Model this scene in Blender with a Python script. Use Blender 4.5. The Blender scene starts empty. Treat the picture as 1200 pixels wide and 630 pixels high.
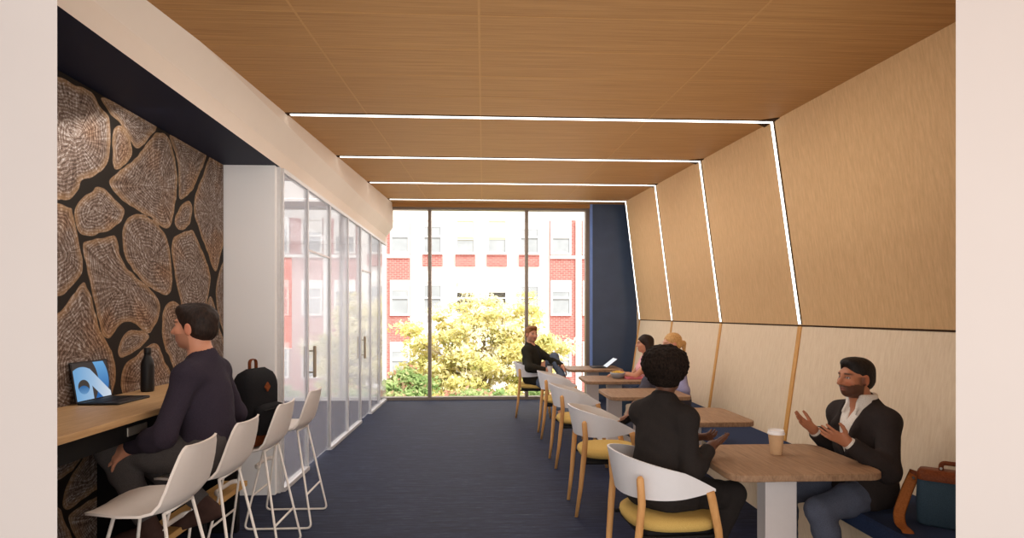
import bpy, bmesh, math, random
import numpy as np
from mathutils import Vector, Matrix
random.seed(7)
rng = np.random.default_rng(11)
C = bpy.context.scene.collection
PI = math.pi
scene = bpy.context.scene

# ------------------------------------------------------------------ camera calibration (perspective study of the room)
FPX = 700.0
YAW = math.atan(34 / FPX)
CY, SY = math.cos(YAW), math.sin(YAW)
EYE = 1.5

def at_x(u, v, X):
    x = (u - 600) / FPX; y = -(v - 368) / FPX
    d = (x * CY + SY, -x * SY + CY, y); t = X / d[0]
    return (X, d[1] * t, EYE + d[2] * t)

# ------------------------------------------------------------------ materials
def srgb(r, g, b):
    f = lambda c: (c / 255 / 12.92) if c / 255 <= .04045 else ((c / 255 + .055) / 1.055) ** 2.4
    return (f(r), f(g), f(b), 1)

class NT:
    def __init__(s, name):
        s.m = bpy.data.materials.new(name); s.m.use_nodes = True
        s.t = s.m.node_tree; s.n = s.t.nodes; s.n.clear()
        s.out = s.n.new('ShaderNodeOutputMaterial')
    def add(s, typ, **kw):
        n = s.n.new(typ)
        for k, v in kw.items(): setattr(n, k, v)
        return n
    def link(s, a, b): s.t.links.new(a, b)
    def val(s, sock, v):
        if hasattr(v, 'is_output') or hasattr(v, 'links'): s.link(v, sock)
        else: sock.default_value = v
    def math(s, op, a, b=0.0, c=0.0):
        n = s.add('ShaderNodeMath', operation=op)
        s.val(n.inputs[0], a); s.val(n.inputs[1], b); s.val(n.inputs[2], c)
        return n.outputs[0]
    def mix(s, fac, a, b, blend='MIX'):
        n = s.add('ShaderNodeMix', data_type='RGBA', blend_type=blend)
        s.val(n.inputs[0], fac); s.val(n.inputs[6], a); s.val(n.inputs[7], b)
        return n.outputs[2]
    def ramp(s, fac, stops):
        n = s.add('ShaderNodeValToRGB'); s.link(fac, n.inputs[0])
        e = n.color_ramp.elements
        while len(e) < len(stops): e.new(.5)
        for q, (p, c) in zip(e, stops): q.position = p; q.color = c
        return n.outputs[0]
    def coords(s, scale, rot=(0, 0, 0)):
        tc = s.add('ShaderNodeTexCoord'); mp = s.add('ShaderNodeMapping')
        mp.inputs['Scale'].default_value = scale; mp.inputs['Rotation'].default_value = rot
        s.link(tc.outputs['Object'], mp.inputs[0]); return mp.outputs[0]
    def noise(s, vec, scale=1, detail=4, rough=.6):
        n = s.add('ShaderNodeTexNoise'); s.link(vec, n.inputs['Vector'])
        n.inputs['Scale'].default_value = scale; n.inputs['Detail'].default_value = detail
        n.inputs['Roughness'].default_value = rough; return n.outputs[0]
    def bsdf(s, col, rough=.6, spec=.3, metal=0, bump=None, bstr=.2, bdist=.002, sheen=0):
        b = s.add('ShaderNodeBsdfPrincipled')
        s.val(b.inputs['Base Color'], col); s.val(b.inputs['Roughness'], rough)
        b.inputs['Specular IOR Level'].default_value = spec; b.inputs['Metallic'].default_value = metal
        if sheen: b.inputs['Sheen Weight'].default_value = sheen
        if bump is not None:
            bn = s.add('ShaderNodeBump'); bn.inputs['Strength'].default_value = bstr
            bn.inputs['Distance'].default_value = bdist
            s.link(bump, bn.inputs['Height']); s.link(bn.outputs[0], b.inputs['Normal'])
        s.link(b.outputs[0], s.out.inputs[0]); return s.m

def plain(name, rgb, rough=.5, spec=.3, metal=0, var=.04, vs=30):
    t = NT(name); n = t.noise(t.coords((vs, vs, vs)), 1, 3)
    c = srgb(*rgb)
    lo = tuple(x * (1 - var) for x in c[:3]) + (1,); hi = tuple(min(1, x * (1 + var)) for x in c[:3]) + (1,)
    return t.bsdf(t.ramp(n, [(.3, lo), (.7, hi)]), rough, spec, metal)

def wood(name, c1, c2, scale, rough=.5, spec=.25, bump=.15, big=None):
    t = NT(name); v = t.coords(scale)
    n = t.noise(v, 1, 6, .7)
    col = t.ramp(n, [(.3, srgb(*c1)), (.7, srgb(*c2))])
    if big:
        n2 = t.noise(t.coords(big), 1, 2, .5)
        col = t.mix(t.math('MULTIPLY', n2, .35), col, srgb(*c1))
    return t.bsdf(col, rough, spec, bump=n, bstr=bump)

def fabric(name, c1, c2, s=400, rough=.9, bump=.3):
    t = NT(name); n = t.noise(t.coords((s, s, s)), 1, 3, .6)
    n2 = t.noise(t.coords((6, 6, 6)), 1, 2, .5)
    col = t.mix(t.math('MULTIPLY', n2, .3), t.ramp(n, [(.35, srgb(*c1)), (.65, srgb(*c2))]), srgb(*c1))
    return t.bsdf(col, rough, .15, bump=n, bstr=bump, sheen=0)

def emit(name, rgb, strength):
    t = NT(name); e = t.add('ShaderNodeEmission'); n = t.noise(t.coords((2, 2, 2)))
    t.link(t.ramp(n, [(0, srgb(*rgb)), (1, srgb(*rgb))]), e.inputs[0]); e.inputs[1].default_value = strength
    t.link(e.outputs[0], t.out.inputs[0]); return t.m

def glass(name, tint, refl=1.0, haze=0.0, hz=(240, 240, 240)):
    t = NT(name)
    tr = t.add('ShaderNodeBsdfTransparent'); tr.inputs[0].default_value = tint
    gl = t.add('ShaderNodeBsdfGlossy'); gl.inputs['Roughness'].default_value = .015
    gl.inputs['Color'].default_value = (.95, .96, .97, 1)
    fr = t.add('ShaderNodeFresnel'); fr.inputs[0].default_value = 1.45
    f = t.math('MINIMUM', t.math('MULTIPLY', fr.outputs[0], refl), .8)
    mx = t.add('ShaderNodeMixShader'); t.link(f, mx.inputs[0]); t.link(tr.outputs[0], mx.inputs[1]); t.link(gl.outputs[0], mx.inputs[2])
    o = mx.outputs[0]
    if haze:
        df = t.add('ShaderNodeBsdfDiffuse'); df.inputs[0].default_value = srgb(*hz)
        m2 = t.add('ShaderNodeMixShader'); m2.inputs[0].default_value = haze
        t.link(o, m2.inputs[1]); t.link(df.outputs[0], m2.inputs[2]); o = m2.outputs[0]
    t.link(o, t.out.inputs[0]); return t.m

def vcol(name, rough=.55, spec=.3, nscale=60, var=.12, sss=0):
    t = NT(name); a = t.add('ShaderNodeVertexColor', layer_name='Col')
    n = t.noise(t.coords((nscale,) * 3), 1, 3)
    dk = t.mix(1.0, a.outputs[0], (1 - var, 1 - var, 1 - var, 1), 'MULTIPLY')
    return t.bsdf(t.mix(n, dk, a.outputs[0]), rough, spec)

M = {}
# ------------------------------------------------------------------ object helpers
def tag(o, label=None, cat=None, group=None, kind=None):
    if label: o['label'] = label
    if cat: o['category'] = cat
    if group: o['group'] = group
    if kind: o['kind'] = kind
    return o

def empty(name, loc, label, cat, group=None, rz=0):
    o = bpy.data.objects.new(name, None); C.objects.link(o)
    o.location = loc; o.rotation_euler = (0, 0, rz); o.empty_display_size = .1
    return tag(o, label, cat, group)

def link(name, me, mat, parent=None, smooth=False):
    mats = mat if isinstance(mat, (list, tuple)) else [mat]
    for m in mats: me.materials.append(m)
    o = bpy.data.objects.new(name, me); C.objects.link(o)
    if parent is not None: o.parent = parent
    if smooth: me.polygons.foreach_set('use_smooth', [True] * len(me.polygons))
    return o

def obj(name, bm, mat, parent=None, smooth=False, auto=None):
    bmesh.ops.recalc_face_normals(bm, faces=bm.faces)
    me = bpy.data.meshes.new(name); bm.to_mesh(me); bm.free()
    o = link(name, me, mat, parent, smooth or auto is not None)
    if auto is not None: me.set_sharp_from_angle(angle=math.radians(auto))
    return o

def B(): return bmesh.new()

def box(bm, lo, hi, bev=0, seg=2):
    vs = [bm.verts.new((x, y, z)) for x in (lo[0], hi[0]) for y in (lo[1], hi[1]) for z in (lo[2], hi[2])]
    fs = [bm.faces.new([vs[i] for i in q]) for q in ((0, 1, 3, 2), (4, 6, 7, 5), (0, 4, 5, 1), (2, 3, 7, 6), (0, 2, 6, 4), (1, 5, 7, 3))]
    if bev:
        es = list({e for f in fs for e in f.edges})
        bmesh.ops.bevel(bm, geom=es, offset=bev, segments=seg, affect='EDGES', profile=.5)
    return vs

def quad(bm, *pts): return bm.faces.new([bm.verts.new(p) for p in pts])

def prism(bm, poly, axis, a, b):
    """poly: 2D points; extruded along axis from a to b."""
    def p3(p, t):
        return {'x': (t, p[0], p[1]), 'y': (p[0], t, p[1]), 'z': (p[0], p[1], t)}[axis]
    A = [bm.verts.new(p3(p, a)) for p in poly]; Bv = [bm.verts.new(p3(p, b)) for p in poly]
    n = len(poly)
    bm.faces.new(A); bm.faces.new(Bv[::-1])
    for i in range(n): bm.faces.new((A[i], A[(i + 1) % n], Bv[(i + 1) % n], Bv[i]))

def tube(bm, pts, r, n=8, flat=None, cap=True, up=(0, 0, 1)):
    """tube through points; r float or list; flat=(k) squashes the second axis."""
    pts = [Vector(p) for p in pts]; m = len(pts)
    rs = r if isinstance(r, (list, tuple)) else [r] * m
    rings = []; side = None
    for i, p in enumerate(pts):
        d = (pts[min(i + 1, m - 1)] - pts[max(i - 1, 0)]).normalized()
        if side is None:
            u = Vector(up)
            if abs(d.dot(u)) > .95: u = Vector((1, 0, 0)) if abs(d.x) < .9 else Vector((0, 1, 0))
            side = d.cross(u).normalized()
        else:
            side = (side - d * side.dot(d)).normalized()
        o = d.cross(side).normalized()
        rx = rs[i]; ry = rs[i] * (flat or 1)
        rings.append([bm.verts.new(p + side * math.cos(2 * PI * k / n) * rx + o * math.sin(2 * PI * k / n) * ry) for k in range(n)])
    for a, b in zip(rings, rings[1:]):
        for k in range(n): bm.faces.new((a[k], a[(k + 1) % n], b[(k + 1) % n], b[k]))
    if cap: bm.faces.new(rings[0][::-1]); bm.faces.new(rings[-1])

def bend(pts, rad=.03, n=5):
    """round the inner corners of a polyline."""
    P = [Vector(p) for p in pts]; out = [P[0]]
    for a, b, c in zip(P, P[1:], P[2:]):
        u = (a - b); v = (c - b); r = min(rad, u.length * .45, v.length * .45)
        s, e = b + u.normalized() * r, b + v.normalized() * r
        for i in range(n + 1):
            t = i / n; out.append(s * (1 - t) ** 2 + b * 2 * t * (1 - t) + e * t * t)
    out.append(P[-1]); return out

def lathe(bm, prof, n=28, loc=(0, 0, 0)):
    rings = []
    for r, z in prof:
        rings.append([bm.verts.new((loc[0] + r * math.cos(2 * PI * k / n), loc[1] + r * math.sin(2 * PI * k / n), loc[2] + z)) for k in range(n)])
    for a, b in zip(rings, rings[1:]):
        for k in range(n): bm.faces.new((a[k], a[(k + 1) % n], b[(k + 1) % n], b[k]))
    bm.faces.new(rings[0][::-1]); bm.faces.new(rings[-1])

def rrect(x0, y0, x1, y1, r, n=6):
    out = []
    for cx, cy, a in ((x1 - r, y1 - r, 0), (x0 + r, y1 - r, 90), (x0 + r, y0 + r, 180), (x1 - r, y0 + r, 270)):
        for i in range(n + 1):
            t = math.radians(a + 90 * i / n); out.append((cx + r * math.cos(t), cy + r * math.sin(t)))
    return out

def slab(bm, poly, z0, z1, c=0.006):
    """extruded plate with small chamfers top and bottom."""
    cx = sum(p[0] for p in poly) / len(poly); cy = sum(p[1] for p in poly) / len(poly)
    def ins(p, d):
        v = Vector((p[0] - cx, p[1] - cy)); L = v.length
        return (p[0] - v.x / L * d, p[1] - v.y / L * d)
    levels = [(z0, c), (z0 + c, 0), (z1 - c, 0), (z1, c)]
    rings = [[bm.verts.new((*ins(p, d), z)) for p in poly] for z, d in levels]
    n = len(poly)
    for a, b in zip(rings, rings[1:]):
        for k in range(n): bm.faces.new((a[k], a[(k + 1) % n], b[(k + 1) % n], b[k]))
    bm.faces.new(rings[0][::-1]); bm.faces.new(rings[-1])

def copy_tree(o, parent=None):
    c = o.copy(); C.objects.link(c)
    if parent is not None: c.parent = parent
    for ch in list(o.children): copy_tree(ch, c)
    return c

M['ceil'] = wood('ceiling_veneer', (158, 112, 64), (198, 150, 94), (1.6, 70, 70), .6, .2, .08, big=(.5, 1.5, 1.5))
M['seam'] = plain('ceiling_seam', (188, 142, 88), .7)
M['wall_up'] = wood('wall_veneer', (204, 164, 116), (230, 190, 140), (60, 60, 3.0), .6, .2, .15, big=(1, .6, .6))
M['wall_lo'] = wood('pale_wall_veneer', (222, 198, 166), (240, 220, 192), (60, 60, 3.0), .6, .2, .12, big=(1, .6, .6))
M['batten'] = wood('batten_wood', (196, 140, 70), (222, 168, 96), (40, 40, 4), .5, .25, .1)
M['white'] = plain('white_plaster', (236, 222, 208), .8, .2, var=.015, vs=3)
M['cutwall'] = plain('pink_white_plaster', (212, 204, 200), .9, .1, var=.01, vs=2)
M['roomwhite'] = plain('cool_white_plaster', (250, 249, 249), .8, .2, var=.01, vs=2)
M['navy'] = plain('navy_paint', (17, 24, 48), .6, .25, var=.05, vs=3)
M['navywall'] = plain('navy_satin_panel', (64, 80, 106), .3, .5, var=.08, vs=4)
M['bluetrim'] = plain('light_blue_reveal', (120, 150, 215), .4, .4)
M['alu'] = plain('bronze_aluminium', (128, 116, 104), .4, .5, .3)
M['rail'] = plain('pale_aluminium', (214, 212, 212), .35, .5, .2)
M['dark'] = plain('black_laminate', (16, 15, 16), .6, .2, var=.1)
M['darkgap'] = plain('dark_reveal', (62, 42, 26), .9, .1)
M['stoolw'] = plain('white_polypropylene', (232, 222, 214), .45, .35, var=.01)
M['stoolm'] = plain('white_powder_coat', (236, 228, 220), .4, .4, var=.01)
M['shell'] = plain('chair_shell_white', (226, 224, 226), .45, .35, var=.01)
M['ash'] = wood('ash_wood', (196, 140, 84), (224, 172, 112), (30, 30, 5), .5, .25, .08)
M['mustard'] = fabric('mustard_upholstery', (190, 156, 84), (216, 184, 112), 420)
M['table'] = wood('table_laminate', (124, 94, 70), (168, 134, 104), (70, 5, 30), .5, .3, .05)
M['tableleg'] = plain('table_leg_white', (214, 206, 204), .5, .3, var=.01)
M['counter'] = wood('counter_oak', (178, 138, 96), (206, 168, 122), (60, 4, 60), .5, .3, .05)
M['plank'] = wood('footrest_oak', (196, 150, 88), (222, 178, 114), (50, 4, 50), .5, .3, .05)
M['navyfab'] = fabric('navy_bench_fabric', (34, 45, 72), (56, 70, 102), 420)
M['led'] = emit('led_diffuser', (255, 250, 240), 4.0)
M['winglass'] = glass('window_glass', (.99, .995, .99, 1), .12)
M['partglass'] = glass('partition_glass', (.96, .965, .97, 1), .35, .15, (236, 236, 244))
M['brick'] = None
M['black'] = plain('matte_black', (20, 20, 22), .5, .4)
M['leather'] = fabric('brown_leather', (104, 52, 26), (132, 70, 38), 120, .5, .1)
M['tan'] = fabric('tan_leather', (152, 88, 42), (176, 108, 56), 120, .5, .1)
M['teal'] = fabric('teal_canvas', (50, 68, 82), (66, 86, 100), 420)
M['packfab'] = fabric('black_canvas', (22, 21, 23), (34, 33, 35), 240)
M['cup'] = plain('kraft_cup', (196, 160, 122), .7, .2, var=.03)
M['lid'] = plain('white_plastic', (232, 228, 226), .4, .4, var=.01)
M['silver'] = plain('brushed_metal', (176, 170, 160), .35, .5, .8)
M['handle'] = plain('bronze_pull', (150, 136, 116), .4, .4, .4)
M['grey'] = plain('grey_stoneware', (150, 152, 158), .4, .4)
M['pinkdish'] = plain('pink_tray', (206, 110, 120), .5, .3)
M['yellowfood'] = fabric('yellow_food', (222, 170, 60), (244, 214, 120), 120)

def carpet():
    t = NT('navy_carpet')
    v = t.coords((2.2, 46, 1)); n = t.noise(v, 1, 6, .8)
    v2 = t.coords((10, 210, 1)); n2 = t.noise(v2, 1, 3, .6)
    f = t.math('ADD', t.math('MULTIPLY', n, .6), t.math('MULTIPLY', n2, .4))
    col = t.ramp(f, [(.3, srgb(12, 14, 28)), (.47, srgb(22, 27, 50)), (.56, srgb(36, 43, 70)), (.63, srgb(74, 78, 92)), (.75, srgb(118, 116, 114))])
    return t.bsdf(col, .7, .2, bump=n2, bstr=.25)
M['carpet'] = carpet()

def brickmat():
    t = NT('red_brick'); tc = t.add('ShaderNodeTexCoord'); mp = t.add('ShaderNodeMapping')
    mp.inputs['Rotation'].default_value = (math.radians(90), 0, 0)
    t.link(tc.outputs['Object'], mp.inputs[0])
    b = t.add('ShaderNodeTexBrick'); t.link(mp.outputs[0], b.inputs[0])
    b.inputs['Color1'].default_value = srgb(186, 112, 106); b.inputs['Color2'].default_value = srgb(172, 96, 92)
    b.inputs['Mortar'].default_value = srgb(200, 160, 152); b.inputs['Scale'].default_value = 1
    b.inputs['Brick Width'].default_value = .30; b.inputs['Row Height'].default_value = .11; b.inputs['Mortar Size'].default_value = .012
    return t.bsdf(b.outputs[0], .9, .1)
M['brick'] = brickmat()
M['facade'] = plain('white_concrete', (246, 244, 242), .9, .1, var=.01)
M['pane'] = plain('facade_glass', (160, 164, 168), .3, .2, var=.15, vs=.8)
M['blind'] = plain('cream_blind', (212, 204, 178), .8, .1)
M['darkpane'] = plain('dark_facade_glass', (66, 62, 54), .3, .3, var=.2, vs=1)

# =================================================================== ROOM
def struct(name, bm, mat, parent=None, **k):
    o = obj(name, bm, mat, parent, **k)
    if parent is None: o['kind'] = 'structure'
    return o
ZC = lambda Y: 3.107 + .0595 * (Y - 4.87)       # raked ceiling
YF, YW = 2.1, 10.6                                # section plane, window wall
BAYS = [1.2, 4.87, 6.53, 8.25, 9.98]
XR_T, XR_J, XR_B, ZJ, ZB = 2.41, 2.65, 2.50, 1.405, .45

b = B(); box(b, (-6, -2, -.12), (3.4, YW, 0)); struct('floor', b, M['carpet'])
# ceiling: one continuous raked slab, carried on over the section so daylight comes only from the open end
b = B()
prism(b, [(-2, ZC(-2)), (YW, ZC(YW)), (YW, ZC(YW) + .3), (-2, ZC(-2) + .3)], 'x', -1.75, 3.4)
ceil = struct('ceiling', b, M['ceil'])
for x in (-.02, 1.36, -.93):                       # narrow veneer joints running down the room
    b = B(); w = .006
    prism(b, [(YF, ZC(YF) - .0015), (9.98, ZC(9.98) - .0015), (9.98, ZC(9.98) + .002), (YF, ZC(YF) + .002)], 'x', x - w, x + w)
    obj('veneer_seam', b, M['seam'], ceil)
for y in (2.55, 3.0, 3.45, 3.9, 4.35):
    b = B(); prism(b, [(y - .004, ZC(y) - .0012), (y + .004, ZC(y) - .0012), (y + .004, ZC(y) + .002), (y - .004, ZC(y) + .002)], 'x', -1.56, 2.4)
    obj('veneer_seam', b, M['seam'], ceil)
b = B(); prism(b, [(YF - 4.1, 2.735), (YW, 2.735), (YW, 2.76), (YF - 4.1, 2.76)], 'x', -6, -1.702); struct('ceiling_alcove', b, M['navy'])
# right wall
b = B(); box(b, (2.72, YF, 0), (3.0, YW, 3.9)); wr = struct('wall_right', b, M['wall_lo'])
for y0, y1 in zip(BAYS, BAYS[1:]):
    y0 = max(y0, YF); g = .012
    b = B(); zt0, zt1 = ZC(y0), ZC(y1); t = .03
    v = [b.verts.new(p) for p in ((XR_J, y0, ZJ + .006), (XR_J, y1 - g, ZJ + .006), (XR_T, y1 - g, zt1), (XR_T, y0, zt0),
                                  (XR_J + t, y0, ZJ + .006), (XR_J + t, y1 - g, ZJ + .006), (XR_T + t, y1 - g, zt1), (XR_T + t, y0, zt0))]
    for q in ((0, 1, 2, 3), (4, 7, 6, 5), (0, 4, 5, 1), (2, 6, 7, 3), (0, 3, 7, 4), (1, 5, 6, 2)): b.faces.new([v[i] for i in q])
    obj('upper_panel', b, M['wall_up'], wr)
    b = B()
    v = [b.verts.new(p) for p in ((XR_B, y0, ZB - .1), (XR_B, y1 - g, ZB - .1), (XR_J, y1 - g, ZJ - .006), (XR_J, y0, ZJ - .006),
                                  (XR_B + t, y0, ZB - .1), (XR_B + t, y1 - g, ZB - .1), (XR_J + t, y1 - g, ZJ - .006), (XR_J + t, y0, ZJ - .006))]
    for q in ((0, 1, 2, 3), (4, 7, 6, 5), (0, 4, 5, 1), (2, 6, 7, 3), (0, 3, 7, 4), (1, 5, 6, 2)): b.faces.new([v[i] for i in q])
    obj('lower_panel', b, M['wall_lo'], wr)
for i, y in enumerate(BAYS[1:5]):                  # oak battens between the lower panels
    b = B(); w = .028; e = .008
    v = [b.verts.new(p) for yy in (y - w, y + w) for p in ((XR_B - e, yy, ZB - .1), (XR_J - e, yy, ZJ - .006), (XR_J + .03, yy, ZJ - .006), (XR_B + .03, yy, ZB - .1))]
    for q in ((0, 1, 2, 3), (4, 7, 6, 5), (0, 4, 5, 1), (1, 5, 6, 2), (2, 6, 7, 3), (3, 7, 4, 0)): b.faces.new([v[k] for k in q])
    struct('trim_%d' % (i + 1), b, M['batten'])
b = B(); prism(b, [(XR_J - .004, ZJ - .006), (XR_J + .03, ZJ - .006), (XR_J + .03, ZJ + .006), (XR_J - .004, ZJ + .006)], 'y', YF, 9.98); struct('trim_5', b, M['darkgap'])
# small dark reveals where ceiling and sloped wall meet at each light
for i, y in enumerate(BAYS[1:4]):
    b = B(); z = ZC(y)
    prism(b, [(XR_T + .01, y - .13), (XR_T + .01, y - .03), (XR_T - .13, y - .03)], 'z', z - .012, z + .01)
    prism(b, [(XR_T + .01, y + .15), (XR_T + .01, y + .04), (XR_T - .12, y + .04)], 'z', z - .006, z + .01)
    struct('trim_%d' % (i + 6), b, M['darkgap'])
# left: canted white soffit over alcove and glazing
b = B()
prism(b, [(-1.70, 2.735), (-1.69, 2.86), (-1.575, 3.02), (-1.575, 3.9), (-1.9, 3.9), (-1.9, 2.762), (-1.701, 2.762), (-1.701, 2.735)], 'y', YF, YW - .02)
sof = struct('wall_left_soffit', b, M['white'])
b = B(); box(b, (-2.34, YF, 0), (-2.15, 5.05, 2.735)); struct('wall_left', b, M['navy'])
b = B(); box(b, (-5.6, 5.05, 0), (-1.725, 5.12, 2.735)); struct('wall_alcove_end', b, M['roomwhite'])
b = B(); box(b, (-1.725, 5.10, 0), (-1.70, 5.14, 2.735)); struct('trim_10', b, M['rail'])
b = B(); box(b, (-5.8, 5.05, 0), (-5.6, YW, 2.735)); struct('wall_room_left', b, M['roomwhite'])
b = B()
for lo, hi in (((-5.6, YW - .1, 0), (-3.75, YW + .1, 2.735)), ((-3.3, YW - .1, 0), (-1.84, YW + .1, 2.735)), ((-3.75, YW - .1, 0), (-3.3, YW + .1, .9)), ((-3.75, YW - .1, 2.5), (-3.3, YW + .1, 2.735))): box(b, lo, hi)
struct('wall_room_back', b, M['roomwhite'])
b = B(); box(b, (-3.75, YW - .02, .9), (-3.3, YW, 2.5)); w2 = struct('window_2', b, M['winglass'])
b = B(); box(b, (-3.54, YW - .05, .9), (-3.51, YW + .02, 2.5)); obj('mullion', b, M['rail'], w2)
b = B(); box(b, (-5.6, 5.12, 2.715), (-1.75, YW - .1, 2.734)); struct('ceiling_room', b, M['roomwhite'])
# front section: the cut wall faces that frame the view
b = B(); prism(b, [(-4.6, YF - .12), (-1.361, YF - .12), (-1.60, YF), (-4.6, YF)], 'z', 0, 3.9); struct('wall_front_left', b, M['cutwall'])
b = B(); prism(b, [(4.4, YF - .12), (1.626, YF - .12), (1.80, YF), (4.4, YF)], 'z', 0, 3.9); struct('wall_front_right', b, M['cutwall'])
# navy end wall and window
b = B(); box(b, (1.93, YW - .14, 0), (2.75, YW - .04, 3.9)); struct('wall_back', b, M['navywall'])
b = B(); box(b, (1.885, YW - .15, 0), (1.93, YW - .04, 3.44)); struct('trim_11', b, M['bluetrim'])
win = empty('window_1', (0, YW, 0), None, None); win['kind'] = 'structure'
ZW = 3.33
def wpart(name, lo, hi, m):
    b = B(); box(b, (lo[0], lo[1] - YW, lo[2]), (hi[0], hi[1] - YW, hi[2])); return obj(name, b, m, win)
wpart('head_frame', (-1.84, YW - .1, ZW), (1.885, YW + .05, ZW + .04), M['alu'])
wpart('sill_frame', (-1.84, YW - .1, 0), (1.885, YW + .05, .05), M['alu'])
for x, w in ((-1.81, .03), (-.935, .028), (.77, .028), (1.85, .035)):
    wpart('mullion', (x - w, YW - .1, .05), (x + w, YW + .05, ZW), M['alu'])
for x0, x1 in ((-1.78, -.963), (-.907, .742), (.798, 1.815)):
    wpart('pane', (x0, YW - .01, .05), (x1, YW + .0, ZW), M['winglass'])
b = B(); prism(b, [(YW - .14, ZW + .04), (YW + .1, ZW + .04), (YW + .1, 3.9), (YW - .14, 3.9)], 'x', -1.9, 1.93); struct('wall_window_header', b, M['ceil'])
# glazed partition: fixed panes and two sliding doors
XG = -1.70; ZH = 2.70; ZD = 2.12
def glazing(name, y0, y1, z0=.0, door=False, track=True):
    e = empty(name, (XG, y0, 0), None, None); e['kind'] = 'structure'
    def p(n, lo, hi, m):
        b = B(); box(b, (lo[0] - XG, lo[1] - y0, lo[2]), (hi[0] - XG, hi[1] - y0, hi[2])); return obj(n, b, m, e)
    p('post', (XG - .018, y0 - .009, .0), (XG + .018, y0 + .009, ZH), M['rail'])
    p('pane', (XG - .006, y0 + .009, .035), (XG + .006, y1 - .009, ZD - .01 if door else ZH), M['partglass'])
    if door:
        p('transom_pane', (XG - .006, y0 + .009, ZD + .012), (XG + .006, y1 - .009, ZH), M['partglass'])
        p('transom_bar', (XG - .015, y0 + .009, ZD - .008), (XG + .015, y1 - .009, ZD + .01), M['rail'])
        for s in (-1, 1):
            b = B(); x = s * .045
            box(b, (x - .012, .085, .88), (x + .012, .13, 1.19), .006)
            for zz in (.93, 1.14): tube(b, [(0, .107, zz), (x, .107, zz)], .007)
            obj('door_pull', b, M['handle'], e)
    if track: p('floor_track', (XG - .03, y0, 0), (XG + .03, y1, .035), M['rail'])
    p('head_track', (XG - .02, y0, ZH), (XG + .02, y1, ZH + .034), M['rail'])
    return e
glazing('window_3', 5.14, 5.86)
glazing('door_1', 5.86, 6.70, door=True, track=False)
glazing('window_4', 6.70, 7.58)
glazing('window_5', 7.58, 8.36)
glazing('door_2', 8.36, 9.10, door=True, track=False)
glazing('window_6', 9.10, 9.88)
glazing('window_7', 9.88, 10.56)

# =================================================================== LOG-END MURAL
LOGS = [
 [(40,82),(68,89),(86,98),(107,107),(117,124),(128,138),(129.5,164),(127,189),(115,204),(97,212),(92,222),(85,232),(72,234),(40,228)],
 [(118,114),(135,118),(152,127),(170,137),(184,148),(176,160),(166,172),(158,173),(150,160),(142,146),(133,138),(124,126)],
 [(134,150),(140,146.5),(147,152),(153,165),(155,178),(152,187),(143,196),(135,199),(132,190),(131.5,172),(132,158)],
 [(128,211),(140,200),(160,183),(176,163),(184,155),(194,157),(201,170),(206,190),(208,210),(207,228),(204,248),(201,262),(195,268),(187,265),(178,256),(160,246),(145,236),(132,222)],
 [(199,157),(215,164),(230,172),(242,179),(239,192),(232,208),(226,222),(218,231),(212,234),(209.5,228),(209,205),(207,185),(202,170)],
 [(206,252),(212,240),(220,235),(225,240),(225,252),(222,263),(216,269),(209,269),(204.5,262)],
 [(246,183),(256,189),(266,195),(268,240),(263,280),(258,302),(254,317),(249,313),(243,295),(236,278),(231,262),(227.5,250),(228,232),(232,218),(238,204)],
 [(90,238),(96,232),(108,223),(113,219),(122,219.5),(131,229),(142,240),(146,248),(143,258),(137,264),(128,270),(113,275),(100,277),(92,272),(88,260),(87.5,247)],
 [(40,242),(80,242),(85,250),(90,268),(94,290),(97.5,308),(97,319),(91,328),(80,340),(68,348),(40,355)],
 [(97,286),(102,282),(115,279),(128,276),(135,276),(138,284),(141,298),(148,312),(158,322),(166,330),(176,338),(185,350),(188,360),(186,372),(180,384),(176,390),(168,387),(155,378),(143,379),(134,390),(128,397),(120,392),(116,378),(112,362),(108,345),(104,325),(99,303)],
 [(143,275),(146,260),(153,252),(163,250),(178,256),(188,266),(195,277),(199,292),(201,310),(202,330),(200,342),(195,346),(188,344),(178,339),(166,328),(157,318),(149,306),(144,290)],
 [(202,282),(206,276),(214,272),(222,269),(227,271),(233,284),(240,300),(246,318),(246.5,332),(244,348),(241,360),(230,365),(215,362),(211,350),(206,330),(203,310),(201,295)],
 [(190,372),(194,358),(202,352.5),(209,355),(214,365),(222,380),(225,400),(218,425),(208,438),(199,420),(192,405),(190,390)],
 [(268,300),(259,312),(254,330),(253,350),(256,370),(261,388),(268,400),(275,350)],
 [(247,347),(252,360),(256,380),(262,398),(266,420),(262,440),(248,440),(243,420),(242,380),(243,356)],
 [(97.5,330),(103,337),(108,350),(113,370),(118,388),(128,405),(134,420),(136,440),(133,458),(128,475),(118,495),(70,505),(40,490),(40,390),(70,365),(85,345)],
 [(138,410),(143,395),(150,388),(160,385.5),(170,389),(175,395),(168,404),(155,414),(146,418),(140,418)],
 [(142,440),(147,426),(160,416),(172,405),(180,402),(187,406),(192,420),(199,433),(204,445),(200,465),(180,490),(155,488),(143,460)],
 [(40,520),(85,508),(106,512),(100,530),(88,548),(80,555),(66,564),(40,568)],
 [(110,512),(125,498),(150,500),(152,540),(140,562),(120,570),(100,583),(85,595),(77,597),(73,588),(76,573),(85,555),(98,535)],
 [(80,604),(95,592),(120,577),(145,566),(170,570),(185,610),(165,650),(115,660),(95,640),(84,620)],
 [(30,590),(66,592),(76,610),(85,630),(95,655),(60,690),(30,680)],
 [(158,498),(175,492),(200,480),(215,500),(218,540),(200,575),(178,565),(160,545)],
 [(214,450),(235,446),(258,450),(262,480),(248,510),(226,515),(218,490)],
 [(224,524),(250,518),(262,500),(268,540),(250,570),(224,580),(214,565)],
]
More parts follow.
